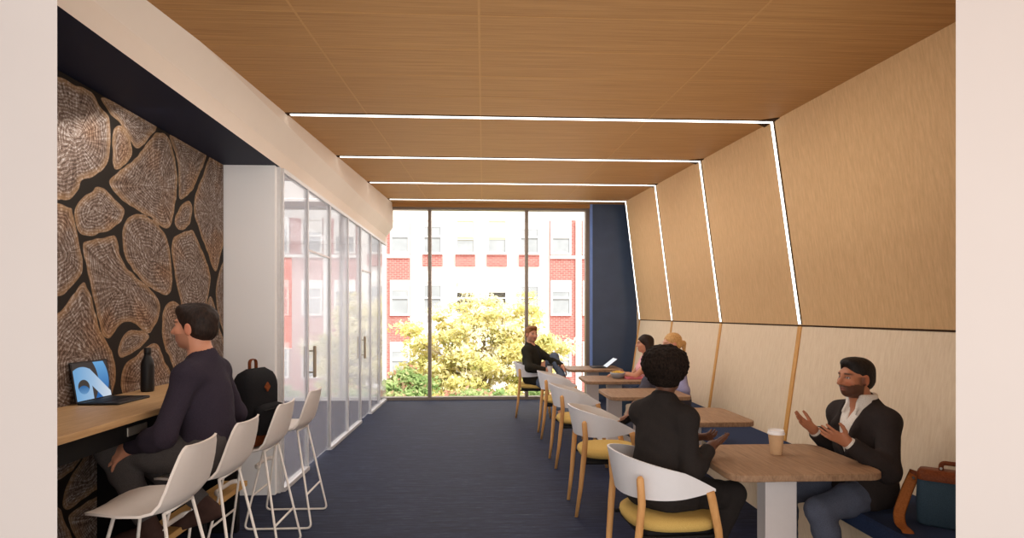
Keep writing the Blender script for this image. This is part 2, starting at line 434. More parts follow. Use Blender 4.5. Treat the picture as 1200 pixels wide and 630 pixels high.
def catmull(P, n=5):
    P = np.array(P, float); out = []; m = len(P)
    for i in range(m):
        a, b_, c, d = P[i - 1], P[i], P[(i + 1) % m], P[(i + 2) % m]
        for k in range(n):
            t = k / n
            out.append(.5 * ((2 * b_) + (c - a) * t + (2 * a - 5 * b_ + 4 * c - d) * t * t + (3 * b_ - a - 3 * c + d) * t ** 3))
    return np.array(out)
def build_mural():
    X = -2.14; h = .0075
    ys = np.arange(YF, 5.045, h); zs = np.arange(0.001, 2.734, h)
    Yg, Zg = np.meshgrid(ys, zs, indexing='ij'); P = np.stack([Yg.ravel(), Zg.ravel()], 1).astype(np.float32)
    N = len(P)
    ed = np.full(N, -.2, np.float32); rr = np.zeros(N, np.float32); ang = np.zeros(N, np.float32); rid = np.zeros(N, np.float32)
    wob = .002 * (np.sin(P[:, 0] * 37 + 3 * np.sin(P[:, 1] * 23)) + np.sin(P[:, 1] * 41 + 2 * np.sin(P[:, 0] * 31)))
    for li, L in enumerate(LOGS):
        poly = np.array([at_x(u, v, X)[1:] for u, v in L]); poly = catmull(poly)
        lo, hi = poly.min(0) - .03, poly.max(0) + .03
        idx = np.nonzero((P[:, 0] > lo[0]) & (P[:, 0] < hi[0]) & (P[:, 1] > lo[1]) & (P[:, 1] < hi[1]))[0]
        if len(idx) == 0: continue
        q = P[idx]; d2 = np.full(len(q), 9.); ins = np.zeros(len(q), bool)
        for a, b_ in zip(poly, np.roll(poly, -1, 0)):
            ab = b_ - a; ap = q - a
            t = np.clip((ap @ ab) / (ab @ ab + 1e-12), 0, 1)
            d2 = np.minimum(d2, ((ap - t[:, None] * ab) ** 2).sum(1))
            c = (a[1] > q[:, 1]) != (b_[1] > q[:, 1])
            with np.errstate(divide='ignore', invalid='ignore'):
                xi = (b_[0] - a[0]) * (q[:, 1] - a[1]) / (b_[1] - a[1] + 1e-12) + a[0]
            ins ^= c & (q[:, 0] < xi)
        d = np.sqrt(d2) * np.where(ins, 1, -1)
        better = d > ed[idx]; k = idx[better]; db = d[better]; qb = q[better]
        ctr = poly.mean(0) + (rng.random(2) - .5) * .12
        rad = np.sqrt(((poly - ctr) ** 2).sum(1)).max(); dm = max(d.max(), .02)
        rl = np.sqrt(((qb - ctr) ** 2).sum(1))
        ed[k] = db; rid[k] = rng.random()
        rr[k] = (.45 * rl / rad + .55 * (1 - db / dm)) * rad
        ang[k] = np.arctan2(qb[:, 1] - ctr[1], qb[:, 0] - ctr[0])
    ny, nz = len(ys), len(zs)
    V = np.stack([np.full(N, X), P[:, 0], P[:, 1]], 1)
    i = np.arange(N).reshape(ny, nz)
    F = np.stack([i[:-1, :-1], i[1:, :-1], i[1:, 1:], i[:-1, 1:]], -1).reshape(-1, 4)
    me = bpy.data.meshes.new('log_mural'); me.from_pydata(V.tolist(), [], F.tolist())
    ac, as_ = np.cos(ang), np.sin(ang)
    for nm, arr in (('ed', ed + wob), ('rr', rr), ('ac', ac), ('asn', as_), ('rid', rid)):
        a = me.attributes.new(nm, 'FLOAT', 'POINT'); a.data.foreach_set('value', arr.astype(np.float32))
    t = NT('log_end_print')
    A = lambda n: t.add('ShaderNodeAttribute', attribute_name=n).outputs['Fac']
    obv = t.coords((1, 1, 1)); wn = t.noise(obv, 9, 3, .55); fine = t.noise(obv, 55, 3, .6)
    rrw = t.math('ADD', A('rr'), t.math('MULTIPLY', wn, .09))
    r1 = t.math('SINE', t.math('MULTIPLY', rrw, 235.0))
    r2 = t.math('SINE', t.math('MULTIPLY', rrw, 560.0))
    cmb = t.add('ShaderNodeCombineXYZ')
    t.link(t.math('MULTIPLY', A('ac'), 11.0), cmb.inputs[0]); t.link(t.math('MULTIPLY', A('asn'), 11.0), cmb.inputs[1])
    t.link(t.math('ADD', t.math('MULTIPLY', A('rid'), 40.0), t.math('MULTIPLY', A('rr'), 2.0)), cmb.inputs[2])
    rays = t.noise(cmb.outputs[0], 1.6, 2, .5)
    f = t.math('ADD', t.math('MULTIPLY', r1, .12), t.math('MULTIPLY', r2, .07))
    f = t.math('ADD', f, t.math('MULTIPLY', t.math('SUBTRACT', rays, .5), .8))
    f = t.math('ADD', f, t.math('MULTIPLY', t.math('SUBTRACT', fine, .5), .9))
    f = t.math('ADD', f, .47)
    col = t.ramp(f, [(.08, srgb(50, 37, 30)), (.36, srgb(102, 82, 70)), (.58, srgb(138, 121, 110)), (.9, srgb(206, 200, 196))])
    gold = t.ramp(t.noise(obv, 3.2, 2, .5), [(.52, (0, 0, 0, 1)), (.68, (1, 1, 1, 1))])
    col = t.mix(t.math('MULTIPLY', gold, .55), col, t.mix(.75, col, srgb(206, 160, 92), 'OVERLAY'))
    rimf = t.ramp(A('ed'), [(.012, (1, 1, 1, 1)), (.045, (0, 0, 0, 1))])
    col = t.mix(t.math('MULTIPLY', rimf, .45), col, srgb(176, 138, 96))
    gap = t.ramp(t.math('ADD', A('ed'), -.001), [(0, (1, 1, 1, 1)), (.004, (0, 0, 0, 1))])
    col = t.mix(gap, col, srgb(34, 27, 21))
    mat = t.bsdf(col, .7, .2)
    o = link('log_mural', me, mat)
    tag(o, 'wall mural printed with grey-brown sawn log ends on a dark ground', 'mural')
build_mural()

# =================================================================== LIGHT STRIPS
names = ['nearest and longest in view', 'second from the viewer', 'third from the viewer', 'farthest, beside the navy wall']
for i, y in enumerate(BAYS[1:5]):
    e = empty('strip_light', (0, y, 0), 'white light strip across ceiling and sloped wall, ' + names[i], 'light', 'LED strips across ceiling and wall')
    z = ZC(y); w = .0155
    b = B(); box(b, (-1.575, -.036, z - .006), (XR_T, .03, z + .01)); obj('ceiling_housing', b, M['darkgap'], e)
    b = B(); box(b, (-1.54, -w, z - .012), (XR_T - .01, w, z - .005)); obj('ceiling_diffuser', b, M['led'], e)
    for nm, m, w1, o1, o2 in (('wall_housing', M['darkgap'], .032, .004, -.02), ('wall_diffuser', M['led'], w, .010, .003)):
        b = B()
        pts = [(XR_J, ZJ + .01), (XR_T, z)]
        v = [b.verts.new(p) for yy in (-w1, w1) for p in ((XR_J - o1, yy, ZJ + .012), (XR_T - o1, yy, z - .006), (XR_T - o2, yy, z - .006), (XR_J - o2, yy, ZJ + .012))]
        for q in ((0, 1, 2, 3), (4, 7, 6, 5), (0, 4, 5, 1), (1, 5, 6, 2), (2, 6, 7, 3), (3, 7, 4, 0)): b.faces.new([v[k] for k in q])
        obj(nm, b, m, e)

# =================================================================== FURNITURE
# bench along the right wall
bench = empty('banquette_bench', (2.2, 6.0, 0), 'long built-in bench with navy cushion and pale wood base along sloped wall', 'bench')
def rel(bm, o):
    for v in bm.verts: v.co -= o.location
    return bm
b = B(); prism(b, [(2.11, .0), (2.06, .36), (2.495, .36), (2.495, .0)], 'y', 2.13, 9.98); obj('base', rel(b, bench), M['wall_lo'], bench)
b = B(); prism(b, [(1.985, .36), (1.972, .37), (1.97, .44), (1.985, .455), (2.49, .455), (2.495, .36)], 'y', 2.13, 9.98); obj('seat_cushion', rel(b, bench), M['navyfab'], bench)

# tables
TY = [2.80, 4.18, 5.49, 6.78, 8.22]
tlabels = ['cafe table nearest the viewer, holding the kraft paper cup',
           'empty cafe table just behind the nearest one, by the empty chair',
           'empty cafe table in the middle of the row of five',
           'cafe table holding the grey bowl and pink tray',
           'cafe table farthest away, holding the open white tablet by the window']
def make_table():
    t = empty('cafe_table', (0, 0, 0), 'x', 'table', 'cafe tables along the bench')
    b = B(); slab(b, rrect(-.39, -.335, .39, .335, .085), .695, .73, .004); obj('tabletop', b, M['table'], t, auto=35)
    b = B(); box(b, (-.085, -.05, .012), (.085, .05, .695), .004); obj('leg', b, M['tableleg'], t)
    b = B(); box(b, (-.2, -.17, 0), (.2, .17, .012), .003); obj('base_plate', b, M['tableleg'], t)
    return t
tb = make_table()
for i, y in enumerate(TY):
    t = tb if i == 0 else copy_tree(tb)
    t.location = (1.575, y + .335, 0); t['label'] = tlabels[i]

# cafe chairs
def make_chair():
    t = empty('cafe_chair', (0, 0, 0), 'x', 'chair', 'white-backed cafe chairs')
    # seat cushion
    b = B(); n = 36; rings = []
    for z, k in ((.425, .90), (.43, .97), (.45, 1.0), (.468, .985), (.480, .93), (.486, .75), (.484, .4)):
        ring = []
        for i in range(n):
            a = 2 * PI * i / n; c, s = math.cos(a), math.sin(a)
            x = math.copysign(abs(c) ** .72, c) * .235 * k + .015; y = math.copysign(abs(s) ** .72, s) * (.24 + .01 * c) * k
            ring.append(b.verts.new((x, y, z)))
        rings.append(ring)
    for p, q in zip(rings, rings[1:]):
        for i in range(n): b.faces.new((p[i], p[(i + 1) % n], q[(i + 1) % n], q[i]))
    b.faces.new(rings[0][::-1]); b.faces.new(rings[-1])
    obj('seat', b, M['mustard'], t, True)
    b = B(); slab(b, rrect(-.19, -.2, .21, .2, .06), .395, .428, .003); obj('seat_frame', b, M['dark'], t)
    # wrap-around shell: plan is a U open to +x, tall at the rear, tapering to the arm tips
    nu, nv, th = 48, 8, .011
    def shell(u, v, off):
        s = -1 + 2 * u                                  # -1 .. 1 along the U
        a = abs(s)
        if a < .62:
            q = s / .62 * math.radians(96); x = -.02 - .255 * math.cos(q) ; y = .272 * math.sin(q); nx, ny = -math.cos(q), math.sin(q)
        else:
            w = (a - .62) / .38; q = math.radians(96)
            x0 = -.02 - .255 * math.cos(q); y0 = .272 * math.sin(q)
            x = x0 + w * .16; y = math.copysign(y0 - w * .012, s); nx, ny = 0.05, math.copysign(1, s)
        top = .805 - .16 * (a ** 1.5); bot = .585 + .048 * a ** 2.2 + (.0 if a < .9 else 0)
        bot = min(bot, top - .008)
        z = bot + (top - bot) * v
        lean = (z - .69) * .22 * (1 - a)
        o = off - lean * -1 * 1.0
        return (x + nx * (off + lean), y + ny * (off + lean * .3), z)
    b = B(); g = []
    for off in (0, -th):
        g.append([[b.verts.new(shell(i / nu, j / nv, off)) for j in range(nv + 1)] for i in range(nu + 1)])
    A, D = g
    for i in range(nu):
        for j in range(nv):
            b.faces.new((A[i][j], A[i + 1][j], A[i + 1][j + 1], A[i][j + 1])); b.faces.new((D[i][j], D[i][j + 1], D[i + 1][j + 1], D[i + 1][j]))
        b.faces.new((A[i][0], D[i][0], D[i + 1][0], A[i + 1][0])); b.faces.new((A[i][nv], A[i + 1][nv], D[i + 1][nv], D[i][nv]))
    for j in range(nv):
        b.faces.new((A[0][j], A[0][j + 1], D[0][j + 1], D[0][j])); b.faces.new((A[nu][j], D[nu][j], D[nu][j + 1], A[nu][j + 1]))
    obj('backrest', b, M['shell'], t, auto=40)
    for s in (-1, 1):
        b = B(); tube(b, [(-.265, s * .205, 0), (-.235, s * .222, .22), (-.215, s * .24, .44), (-.203, s * .243, .58), (-.212, s * .246, .70), (-.214, s * .246, .715)], [.013, .017, .020, .020, .019, .010], 12, .72, up=(0, 1, 0)); obj('leg', b, M['ash'], t, True)
        b = B(); tube(b, [(.235, s * .215, 0), (.215, s * .228, .22), (.185, s * .245, .44), (.145, s * .262, .60), (.136, s * .265, .632)], [.013, .017, .021, .022, .021], 12, .72, up=(0, 1, 0)); obj('leg', b, M['ash'], t, True)
        b = B(); tube(b, [(-.20, s * .215, .40), (.19, s * .22, .40)], .011, 8); obj('side_rail', b, M['dark'], t)
    return t
ch = make_chair()
CH = [(.955, 3.12, 4, 'white-backed chair nearest the viewer, the woman in black sits on it'),
      (.955, 4.60, 0, 'empty white-backed chair with full yellow seat in view, just behind the black-suited woman'),
      (.965, 6.00, 2, 'empty white-backed chair in the middle of the row of five chairs'),
      (.965, 7.36, 0, 'empty white-backed chair directly in front of the seated man by the window'),
      (.755, 8.83, -4, 'white-backed chair by the window, the man in the dark jacket sits on it')]
for i, (x, y, rz, lab) in enumerate(CH):
    t = ch if i == 0 else copy_tree(ch)
    t.location = (x, y, 0); t.rotation_euler = (0, 0, math.radians(rz)); t['label'] = lab

# counter along the mural
cn = empty('counter', (-1.88, 3.2, 0), 'long oak-topped counter with black apron fixed below the log mural', 'counter')
b = B(); box(b, (-2.138, 2.12, .998), (-1.62, 4.25, 1.03), .003); obj('countertop', rel(b, cn), M['counter'], cn)
b = B(); box(b, (-1.70, 2.12, .905), (-1.655, 4.23, .998)); obj('apron', rel(b, cn), M['dark'], cn)
for y0 in (3.42, 4.19):
    b = B(); box(b, (-2.138, y0, 0), (-1.79 if y0 < 4 else -1.69, y0 + .05, .998)); obj('support_panel', rel(b, cn), M['dark'], cn)
b = B(); box(b, (-1.655, 2.86, .93), (-1.648, 3.02, .972), .002); obj('power_outlet', rel(b, cn), M['silver'], cn)
fr = empty('footrest', (-1.69, 3.2, 0), 'low oak plank footrest running beneath the counter behind the stools', 'footrest')
b = B(); box(b, (-1.785, 2.3, .325), (-1.615, 4.185, .36), .003); obj('plank', rel(b, fr), M['plank'], fr)
for y in (2.5, 3.6):
    b = B(); box(b, (-1.74, y, 0), (-1.64, y + .04, .325)); obj('bracket', rel(b, fr), M['dark'], fr)

# bar stools: local +x is the back
def make_stool():
    t = empty('bar_stool', (0, 0, 0), 'x', 'stool', 'white bar stools at the counter')
    prof = [(-.228, .662), (-.222, .668), (-.208, .674), (-.185, .680), (-.155, .683), (-.12, .682), (-.02, .676), (.07, .676), (.125, .69), (.155, .725), (.175, .78), (.195, .85), (.212, .915), (.222, .952)]
    wid = [.03, .078, .120, .152, .178, .196, .222, .225, .222, .215, .205, .19, .165, .135]
    P = []
    for i in range(len(prof) - 1):
        for k in range(3):
            u = k / 3; P.append((prof[i][0] * (1 - u) + prof[i + 1][0] * u, prof[i][1] * (1 - u) + prof[i + 1][1] * u, wid[i] * (1 - u) + wid[i + 1] * u))
    P.append((*prof[-1], wid[-1])); m = len(P); n = 16; th = .011
    b = B(); G = []
    for side in (0, 1):
        rows = []
        for i, (x, z, w) in enumerate(P):
            x1, z1 = P[min(i + 1, m - 1)][:2]; x0, z0 = P[max(i - 1, 0)][:2]
            d = Vector((x1 - x0, 0, z1 - z0)).normalized(); nr = Vector((-d.z, 0, d.x))
            row = []
            for j in range(n + 1):
                s = -1 + 2 * j / n; y = w * s
                dish = .022 * abs(s) ** 2.5 * (1 if 0 < i < m - 1 else .8)
                if i < 17: dish *= i / 17
                q = Vector((x, y, z)) + nr * (dish - side * th)
                row.append(b.verts.new(q))
            rows.append(row)
        G.append(rows)
    A, D = G
    for i in range(m - 1):
        for j in range(n):
            b.faces.new((A[i][j], A[i + 1][j], A[i + 1][j + 1], A[i][j + 1])); b.faces.new((D[i][j], D[i][j + 1], D[i + 1][j + 1], D[i + 1][j]))
    for j in range(n):
        b.faces.new((A[0][j], A[0][j + 1], D[0][j + 1], D[0][j])); b.faces.new((A[-1][j], D[-1][j], D[-1][j + 1], A[-1][j + 1]))
    for i in range(m - 1):
        b.faces.new((A[i][0], D[i][0], D[i + 1][0], A[i + 1][0])); b.faces.new((A[i][n], A[i + 1][n], D[i + 1][n], D[i][n]))
    obj('seat_shell', b, M['stoolw'], t, auto=40)
    r = .0075
    for s in (-1, 1):
        b = B()
        tube(b, bend([(-.10, s * .10, .668), (-.225, s * .21, .0085), (.235, s * .21, .0085), (.11, s * .12, .672)], .04), r, 8)
        obj('sled_frame', b, M['stoolm'], t, True)
    for x, z in ((-.183, .23), (.19, .23)):
        q = .21 - .11 * (z / .668)
        b = B(); tube(b, [(x, -.175, z), (x - .0, .175, z)], r * .95, 8); obj('cross_bar', b, M['stoolm'], t, True)
    b = B(); tube(b, bend([(-.145, -.15, .42), (-.185, -.12, .42), (-.185, .12, .42), (-.145, .15, .42)], .05), r * 1.1, 8, 1.8); obj('footrest_bar', b, M['stoolm'], t, True)
    b = B(); tube(b, [(-.10, -.10, .664), (-.10, .10, .664)], r, 8); obj('under_bar', b, M['stoolm'], t, True)
    b = B(); tube(b, [(.11, -.12, .668), (.11, .12, .668)], r, 8); obj('under_bar', b, M['stoolm'], t, True)
    return t
st = make_stool()
SL = [(-1.435, 2.67, 'white bar stool nearest the viewer, empty, front of the row'),
      (-1.435, 3.19, 'white bar stool the man in the purple-grey sweater sits on'),
      (-1.435, 3.81, 'white bar stool carrying the black backpack'),
      (-1.43, 4.44, 'empty white bar stool farthest from the viewer, beside the glass wall')]
for i, (x, y, lab) in enumerate(SL):
    t = st if i == 0 else copy_tree(st)
    t.location = (x, y, 0); t['label'] = lab

# ------------------------------------------------------------------ small things
def screenmat():
    t = NT('blue_wave_screen'); tc = t.add('ShaderNodeTexCoord')
    sp = t.add('ShaderNodeSeparateXYZ'); t.link(tc.outputs['UV'], sp.inputs[0])
    x, y = sp.outputs[0], sp.outputs[1]
    def dist(cx, cy, sx=1., sy=1.):
        a = t.math('MULTIPLY', t.math('SUBTRACT', x, cx), sx); b_ = t.math('MULTIPLY', t.math('SUBTRACT', y, cy), sy)
        return t.math('SQRT', t.math('ADD', t.math('MULTIPLY', a, a), t.math('MULTIPLY', b_, b_)))
    def step(v, e, w=.012): return t.math('SMOOTH_MIN', t.math('MAXIMUM', t.math('MULTIPLY', t.math('SUBTRACT', v, e), 1 / w), 0.), 1., .01)
    col = srgb(78, 70, 66)
    inv = lambda v: t.math('SUBTRACT', 1., v)
    far = t.math('ABSOLUTE', t.math('SUBTRACT', t.math('ADD', x, t.math('MULTIPLY', t.math('MULTIPLY', t.math('SUBTRACT', y, .55), t.math('SUBTRACT', y, .55)), .5)), .84))
    col = t.mix(inv(step(far, .15)), col, t.ramp(y, [(.1, srgb(52, 110, 182)), (1, srgb(120, 182, 234))]))
    ring = t.math('ABSOLUTE', t.math('SUBTRACT', dist(.24, .36, 1., .82), .30))
    arcm = t.math('MULTIPLY', inv(step(ring, .135)), inv(step(x, .47)))
    line = t.math('ABSOLUTE', t.math('SUBTRACT', t.math('ADD', t.math('MULTIPLY', x, .80), t.math('MULTIPLY', y, .60)), .735))
    lnm = t.math('MULTIPLY', inv(step(line, .135)), step(x, .46))
    rib = t.math('MAXIMUM', arcm, lnm)
    col = t.mix(inv(step(dist(.22, .1, 1., .7), .2)), col, t.ramp(y, [(0, srgb(140, 190, 232)), (.4, srgb(52, 108, 170))]))
    col = t.mix(rib, col, t.ramp(t.math('ADD', t.math('MULTIPLY', x, .9), t.math('MULTIPLY', y, -.1)), [(0, srgb(128, 182, 230)), (.45, srgb(176, 208, 240)), (.85, srgb(226, 236, 248))]))
    e = t.add('ShaderNodeEmission'); t.link(col, e.inputs[0]); e.inputs[1].default_value = .8
    t.link(e.outputs[0], t.out.inputs[0]); return t.m
def uvquad(bm, pts):
    f = quad(bm, *pts); uv = bm.loops.layers.uv.verify()
    for l, c in zip(f.loops, ((0, 0), (1, 0), (1, 1), (0, 1))): l[uv].uv = c
# laptop on the counter; local +x is towards the user
def laptop(loc, rz, label, smat, tilt, w=.30, d=.21):
    t = empty('laptop', loc, label, 'laptop', None, rz)
    b = B(); slab(b, rrect(-d / 2, -w / 2, d / 2, w / 2, .012), 0, .012, .002); bs = obj('base', b, M['black'], t, auto=40)
    b = B(); box(b, (-.07, -w * .44, .012), (.02, w * .44, .0135)); obj('keyboard', b, M['dark'], bs)
    b = B(); box(b, (.035, -.05, .012), (.095, .05, .0132)); obj('touchpad', b, plain('touchpad', (44, 44, 46), .4), bs)
    c, s = math.cos(tilt), math.sin(tilt); h = d * 1.02
    P = lambda u, v, o: (-d / 2 - s * v + c * o * 1.0, u, .008 + c * v + s * o)
    b = B(); vs = [b.verts.new(P(u, v, o)) for o in (-.007, 0) for u, v in ((-w / 2, 0), (w / 2, 0), (w / 2, h), (-w / 2, h))]
    for q in ((0, 1, 2, 3), (4, 7, 6, 5), (0, 4, 5, 1), (1, 5, 6, 2), (2, 6, 7, 3), (3, 7, 4, 0)): b.faces.new([vs[k] for k in q])
    lid = obj('screen_lid', b, M['black'], t)
    b = B(); e = .009; uvquad(b, [P(-w / 2 + e, e, .0008), P(w / 2 - e, e, .0008), P(w / 2 - e, h - e, .0008), P(-w / 2 + e, h - e, .0008)])
    obj('display', b, smat, lid)
    return t
laptop((-1.985, 3.33, 1.03), 0, 'open laptop with blue wave picture on screen, on the oak counter', screenmat(), math.radians(9))
bt = empty('water_bottle', (-2.04, 3.74, 1.03), 'black metal water bottle standing on the oak counter beside the man', 'bottle')
b = B(); lathe(b, [(.030, 0), (.036, .004), (.037, .02), (.037, .16), (.033, .185), (.022, .21), (.018, .222), (.018, .232)], 24); obj('body', b, M['black'], bt, True)
b = B(); lathe(b, [(.019, .228), (.0205, .232), (.0205, .262), (.018, .267)], 24); obj('cap', b, plain('bottle_cap', (36, 34, 34), .35), bt, auto=40)
# backpack on the third stool
bp = empty('backpack', (-1.44, 3.86, .684), 'black canvas backpack with brown leather base and patch on a bar stool', 'backpack', None, math.radians(72))
def puff(bm, w, d, z0, z1, topr, n=32, m=14, sq=.55, y0=0, x0=0):
    rings = []
    for j in range(m + 1):
        v = j / m; z = z0 + (z1 - z0) * v
        k = 1.0
        if z > z1 - topr: q = (z - (z1 - topr)) / topr; k = max(.05, math.sqrt(max(0, 1 - q * q)))
        if v < .08: k *= .9 + .1 * v / .08
        r = []
        for i in range(n):
            a = 2 * PI * i / n; c, s = math.cos(a), math.sin(a)
            r.append(bm.verts.new((x0 + math.copysign(abs(c) ** sq, c) * w / 2 * (.55 + .45 * k if k < 1 else 1), y0 + math.copysign(abs(s) ** sq, s) * d / 2 * k, z)))
        rings.append(r)
    for p, q in zip(rings, rings[1:]):
        for i in range(n): bm.faces.new((p[i], p[(i + 1) % n], q[(i + 1) % n], q[i]))
    bm.faces.new(rings[0][::-1]); bm.faces.new(rings[-1])
# local: x = across (width), -y = front of pack
b = B(); puff(b, .30, .17, .07, .475, .12); obj('body', b, M['packfab'], bp, True)
b = B(); puff(b, .305, .175, 0, .085, .002); obj('leather_base', b, M['leather'], bp, True)
b = B(); puff(b, .24, .075, .075, .26, .04, y0=-.105); fp = obj('front_pocket', b, M['packfab'], bp, True)
b = B(); tube(b, [(-.1, -.145, .225), (0, -.15, .23), (.1, -.145, .225)], .004, 6); obj('zipper', b, M['dark'], fp)
b = B(); prism(b, [(0, .33), (.026, .36), (0, .39), (-.026, .36)], 'y', -.093, -.085); obj('lash_patch', b, M['leather'], bp)
b = B(); tube(b, bend([(-.03, .02, .45), (-.03, .02, .53), (.03, .02, .53), (.03, .02, .45)], .03), .013, 8, .35); obj('handle', b, M['leather'], bp, True)
for s in (-1, 1):
    b = B(); tube(b, [(s * .07, .07, .40), (s * .08, .12, .32), (s * .09, .12, .18), (s * .11, .085, .08)], .028, 8, .25, up=(1, 0, 0)); obj('shoulder_strap', b, M['packfab'], bp, True)

def paper_cup(loc, label, sleeve, sc=1.0):
    t = empty('paper_cup', loc, label, 'cup'); 
    b = B(); lathe(b, [(.029, 0), (.030, .003), (.0415, .112), (.0415, .115)], 28); obj('cup_body', b, sleeve, t, auto=40)
    b = B(); lathe(b, [(.0455, .110), (.0455, .118), (.0425, .121), (.0405, .134), (.037, .134), (.035, .130)], 28); obj('lid', b, M['lid'] if sc == 1 else M['black'], t, auto=30)
    t.scale = (1, 1, 1); return t
paper_cup((1.615, 3.22, .73), 'kraft paper coffee cup with white lid on the nearest table', M['cup'])
paper_cup((.955, 8.50, .655), 'small paper cup with dark lid held in the lap of the man by the window', M['lid'], .9)
# tablet / laptop on the farthest table
wscreen = emit('white_screen', (244, 246, 250), 1.0)
tl_ = laptop((1.66, 8.58, .73), math.radians(180), 'slim dark laptop with white screen tilted far back, on the farthest table', wscreen, math.radians(52), .28, .2)
# bowl and tray
bw = empty('bowl', (1.62, 7.12, .73), 'grey square-sided bowl on the table in front of the woman in pink', 'bowl')
b = B(); prof = [(.045, 0), (.06, .004), (.088, .05), (.092, .072), (.086, .072), (.08, .05), (.05, .012)]; lathe(b, prof, 28); obj('bowl_body', b, M['grey'], bw, True)
fd = B(); 
for i in range(46):
    a = random.random() * 6.28; r = math.sqrt(random.random()) * .07
    p = Vector((r * math.cos(a), r * math.sin(a), .062 + .022 * (1 - r / .07) + random.random() * .006)); q = Vector((random.uniform(-1, 1), random.uniform(-1, 1), random.uniform(-.2, .2))).normalized() * .016
    tube(fd, [p - q, p + Vector((0, 0, .006)), p + q], [.004, .006, .004], 6)
f_ = obj('noodles', fd, M['yellowfood'], None, True); f_.location = (1.62, 7.12, .73); tag(f_, 'heap of yellow food filling the grey bowl', 'food', None, 'stuff')
ty = empty('serving_tray', (1.80, 7.05, .73), 'flat pink tray lying beside the grey bowl', 'tray')
b = B(); slab(b, rrect(-.11, -.08, .11, .08, .03), 0, .008, .002); obj('tray_base', b, M['pinkdish'], ty)
b = B(); pts = rrect(-.105, -.075, .105, .075, .03); tube(b, [(x, y, .016) for x, y in pts] + [(pts[0][0], pts[0][1], .016)], .007, 8); obj('tray_rim', b, M['pinkdish'], ty, True)

# satchel on the bench
sa = empty('satchel', (2.335, 2.81, .456), 'teal canvas satchel with brown leather top and strap on the bench', 'bag', None, math.radians(-40))
b = B()
def sect(z, w, d): return [(x, y, z) for x, y in rrect(-w / 2, -d / 2, w / 2, d / 2, d * .3, 4)]
rings = [[b.verts.new(p) for p in sect(z, w, d)] for z, w, d in ((0, .34, .12), (.01, .36, .135), (.12, .365, .14), (.22, .355, .115), (.24, .35, .10))]
n = len(rings[0])
for p, q in zip(rings, rings[1:]):
    for i in range(n): b.faces.new((p[i], p[(i + 1) % n], q[(i + 1) % n], q[i]))
b.faces.new(rings[0][::-1]); b.faces.new(rings[-1]); obj('body', b, M['teal'], sa, auto=50)
b = B(); rings = [[b.verts.new(p) for p in sect(z, w, d)] for z, w, d in ((.222, .362, .122), (.234, .364, .124), (.257, .355, .112), (.27, .335, .085))]
for p, q in zip(rings, rings[1:]):
    for i in range(n): b.faces.new((p[i], p[(i + 1) % n], q[(i + 1) % n], q[i]))
b.faces.new(rings[0][::-1]); b.faces.new(rings[-1]); obj('leather_top', b, M['leather'], sa, auto=50)
b = B(); tube(b, bend([(-.08, 0, .264), (-.08, 0, .307), (.08, 0, .307), (.08, 0, .264)], .025), .011, 10, .6, up=(0, 1, 0)); hd = obj('handle', b, M['leather'], sa, True)
for s in (-1, 1):
    b = B(); tube(b, [(s * .08, -.014, .28), (s * .08, .014, .28)], .006, 10); obj('handle_rivet', b, M['silver'], hd)
b = B(); tube(b, [(-.183, 0, .20), (-.19, -.0, .235), (-.186, 0, .25)], .026, 8, .25, up=(0, 1, 0)); tab = obj('strap_tab', b, M['leather'], sa, True)
b = B(); tube(b, [(-.192, -.02, .215), (-.2, 0, .22), (-.192, .02, .215)], .006, 8); obj('buckle', b, M['silver'], tab)
b = B(); tube(b, bend([(-.19, 0, .235), (-.215, -.03, .17), (-.25, -.10, .05), (-.24, -.15, .008), (-.20, -.235, .006), (-.195, -.272, -.03), (-.19, -.28, -.22)], .05), .026, 8, .14, up=(0, 1, 0)); obj('strap', b, M['tan'], sa, True)
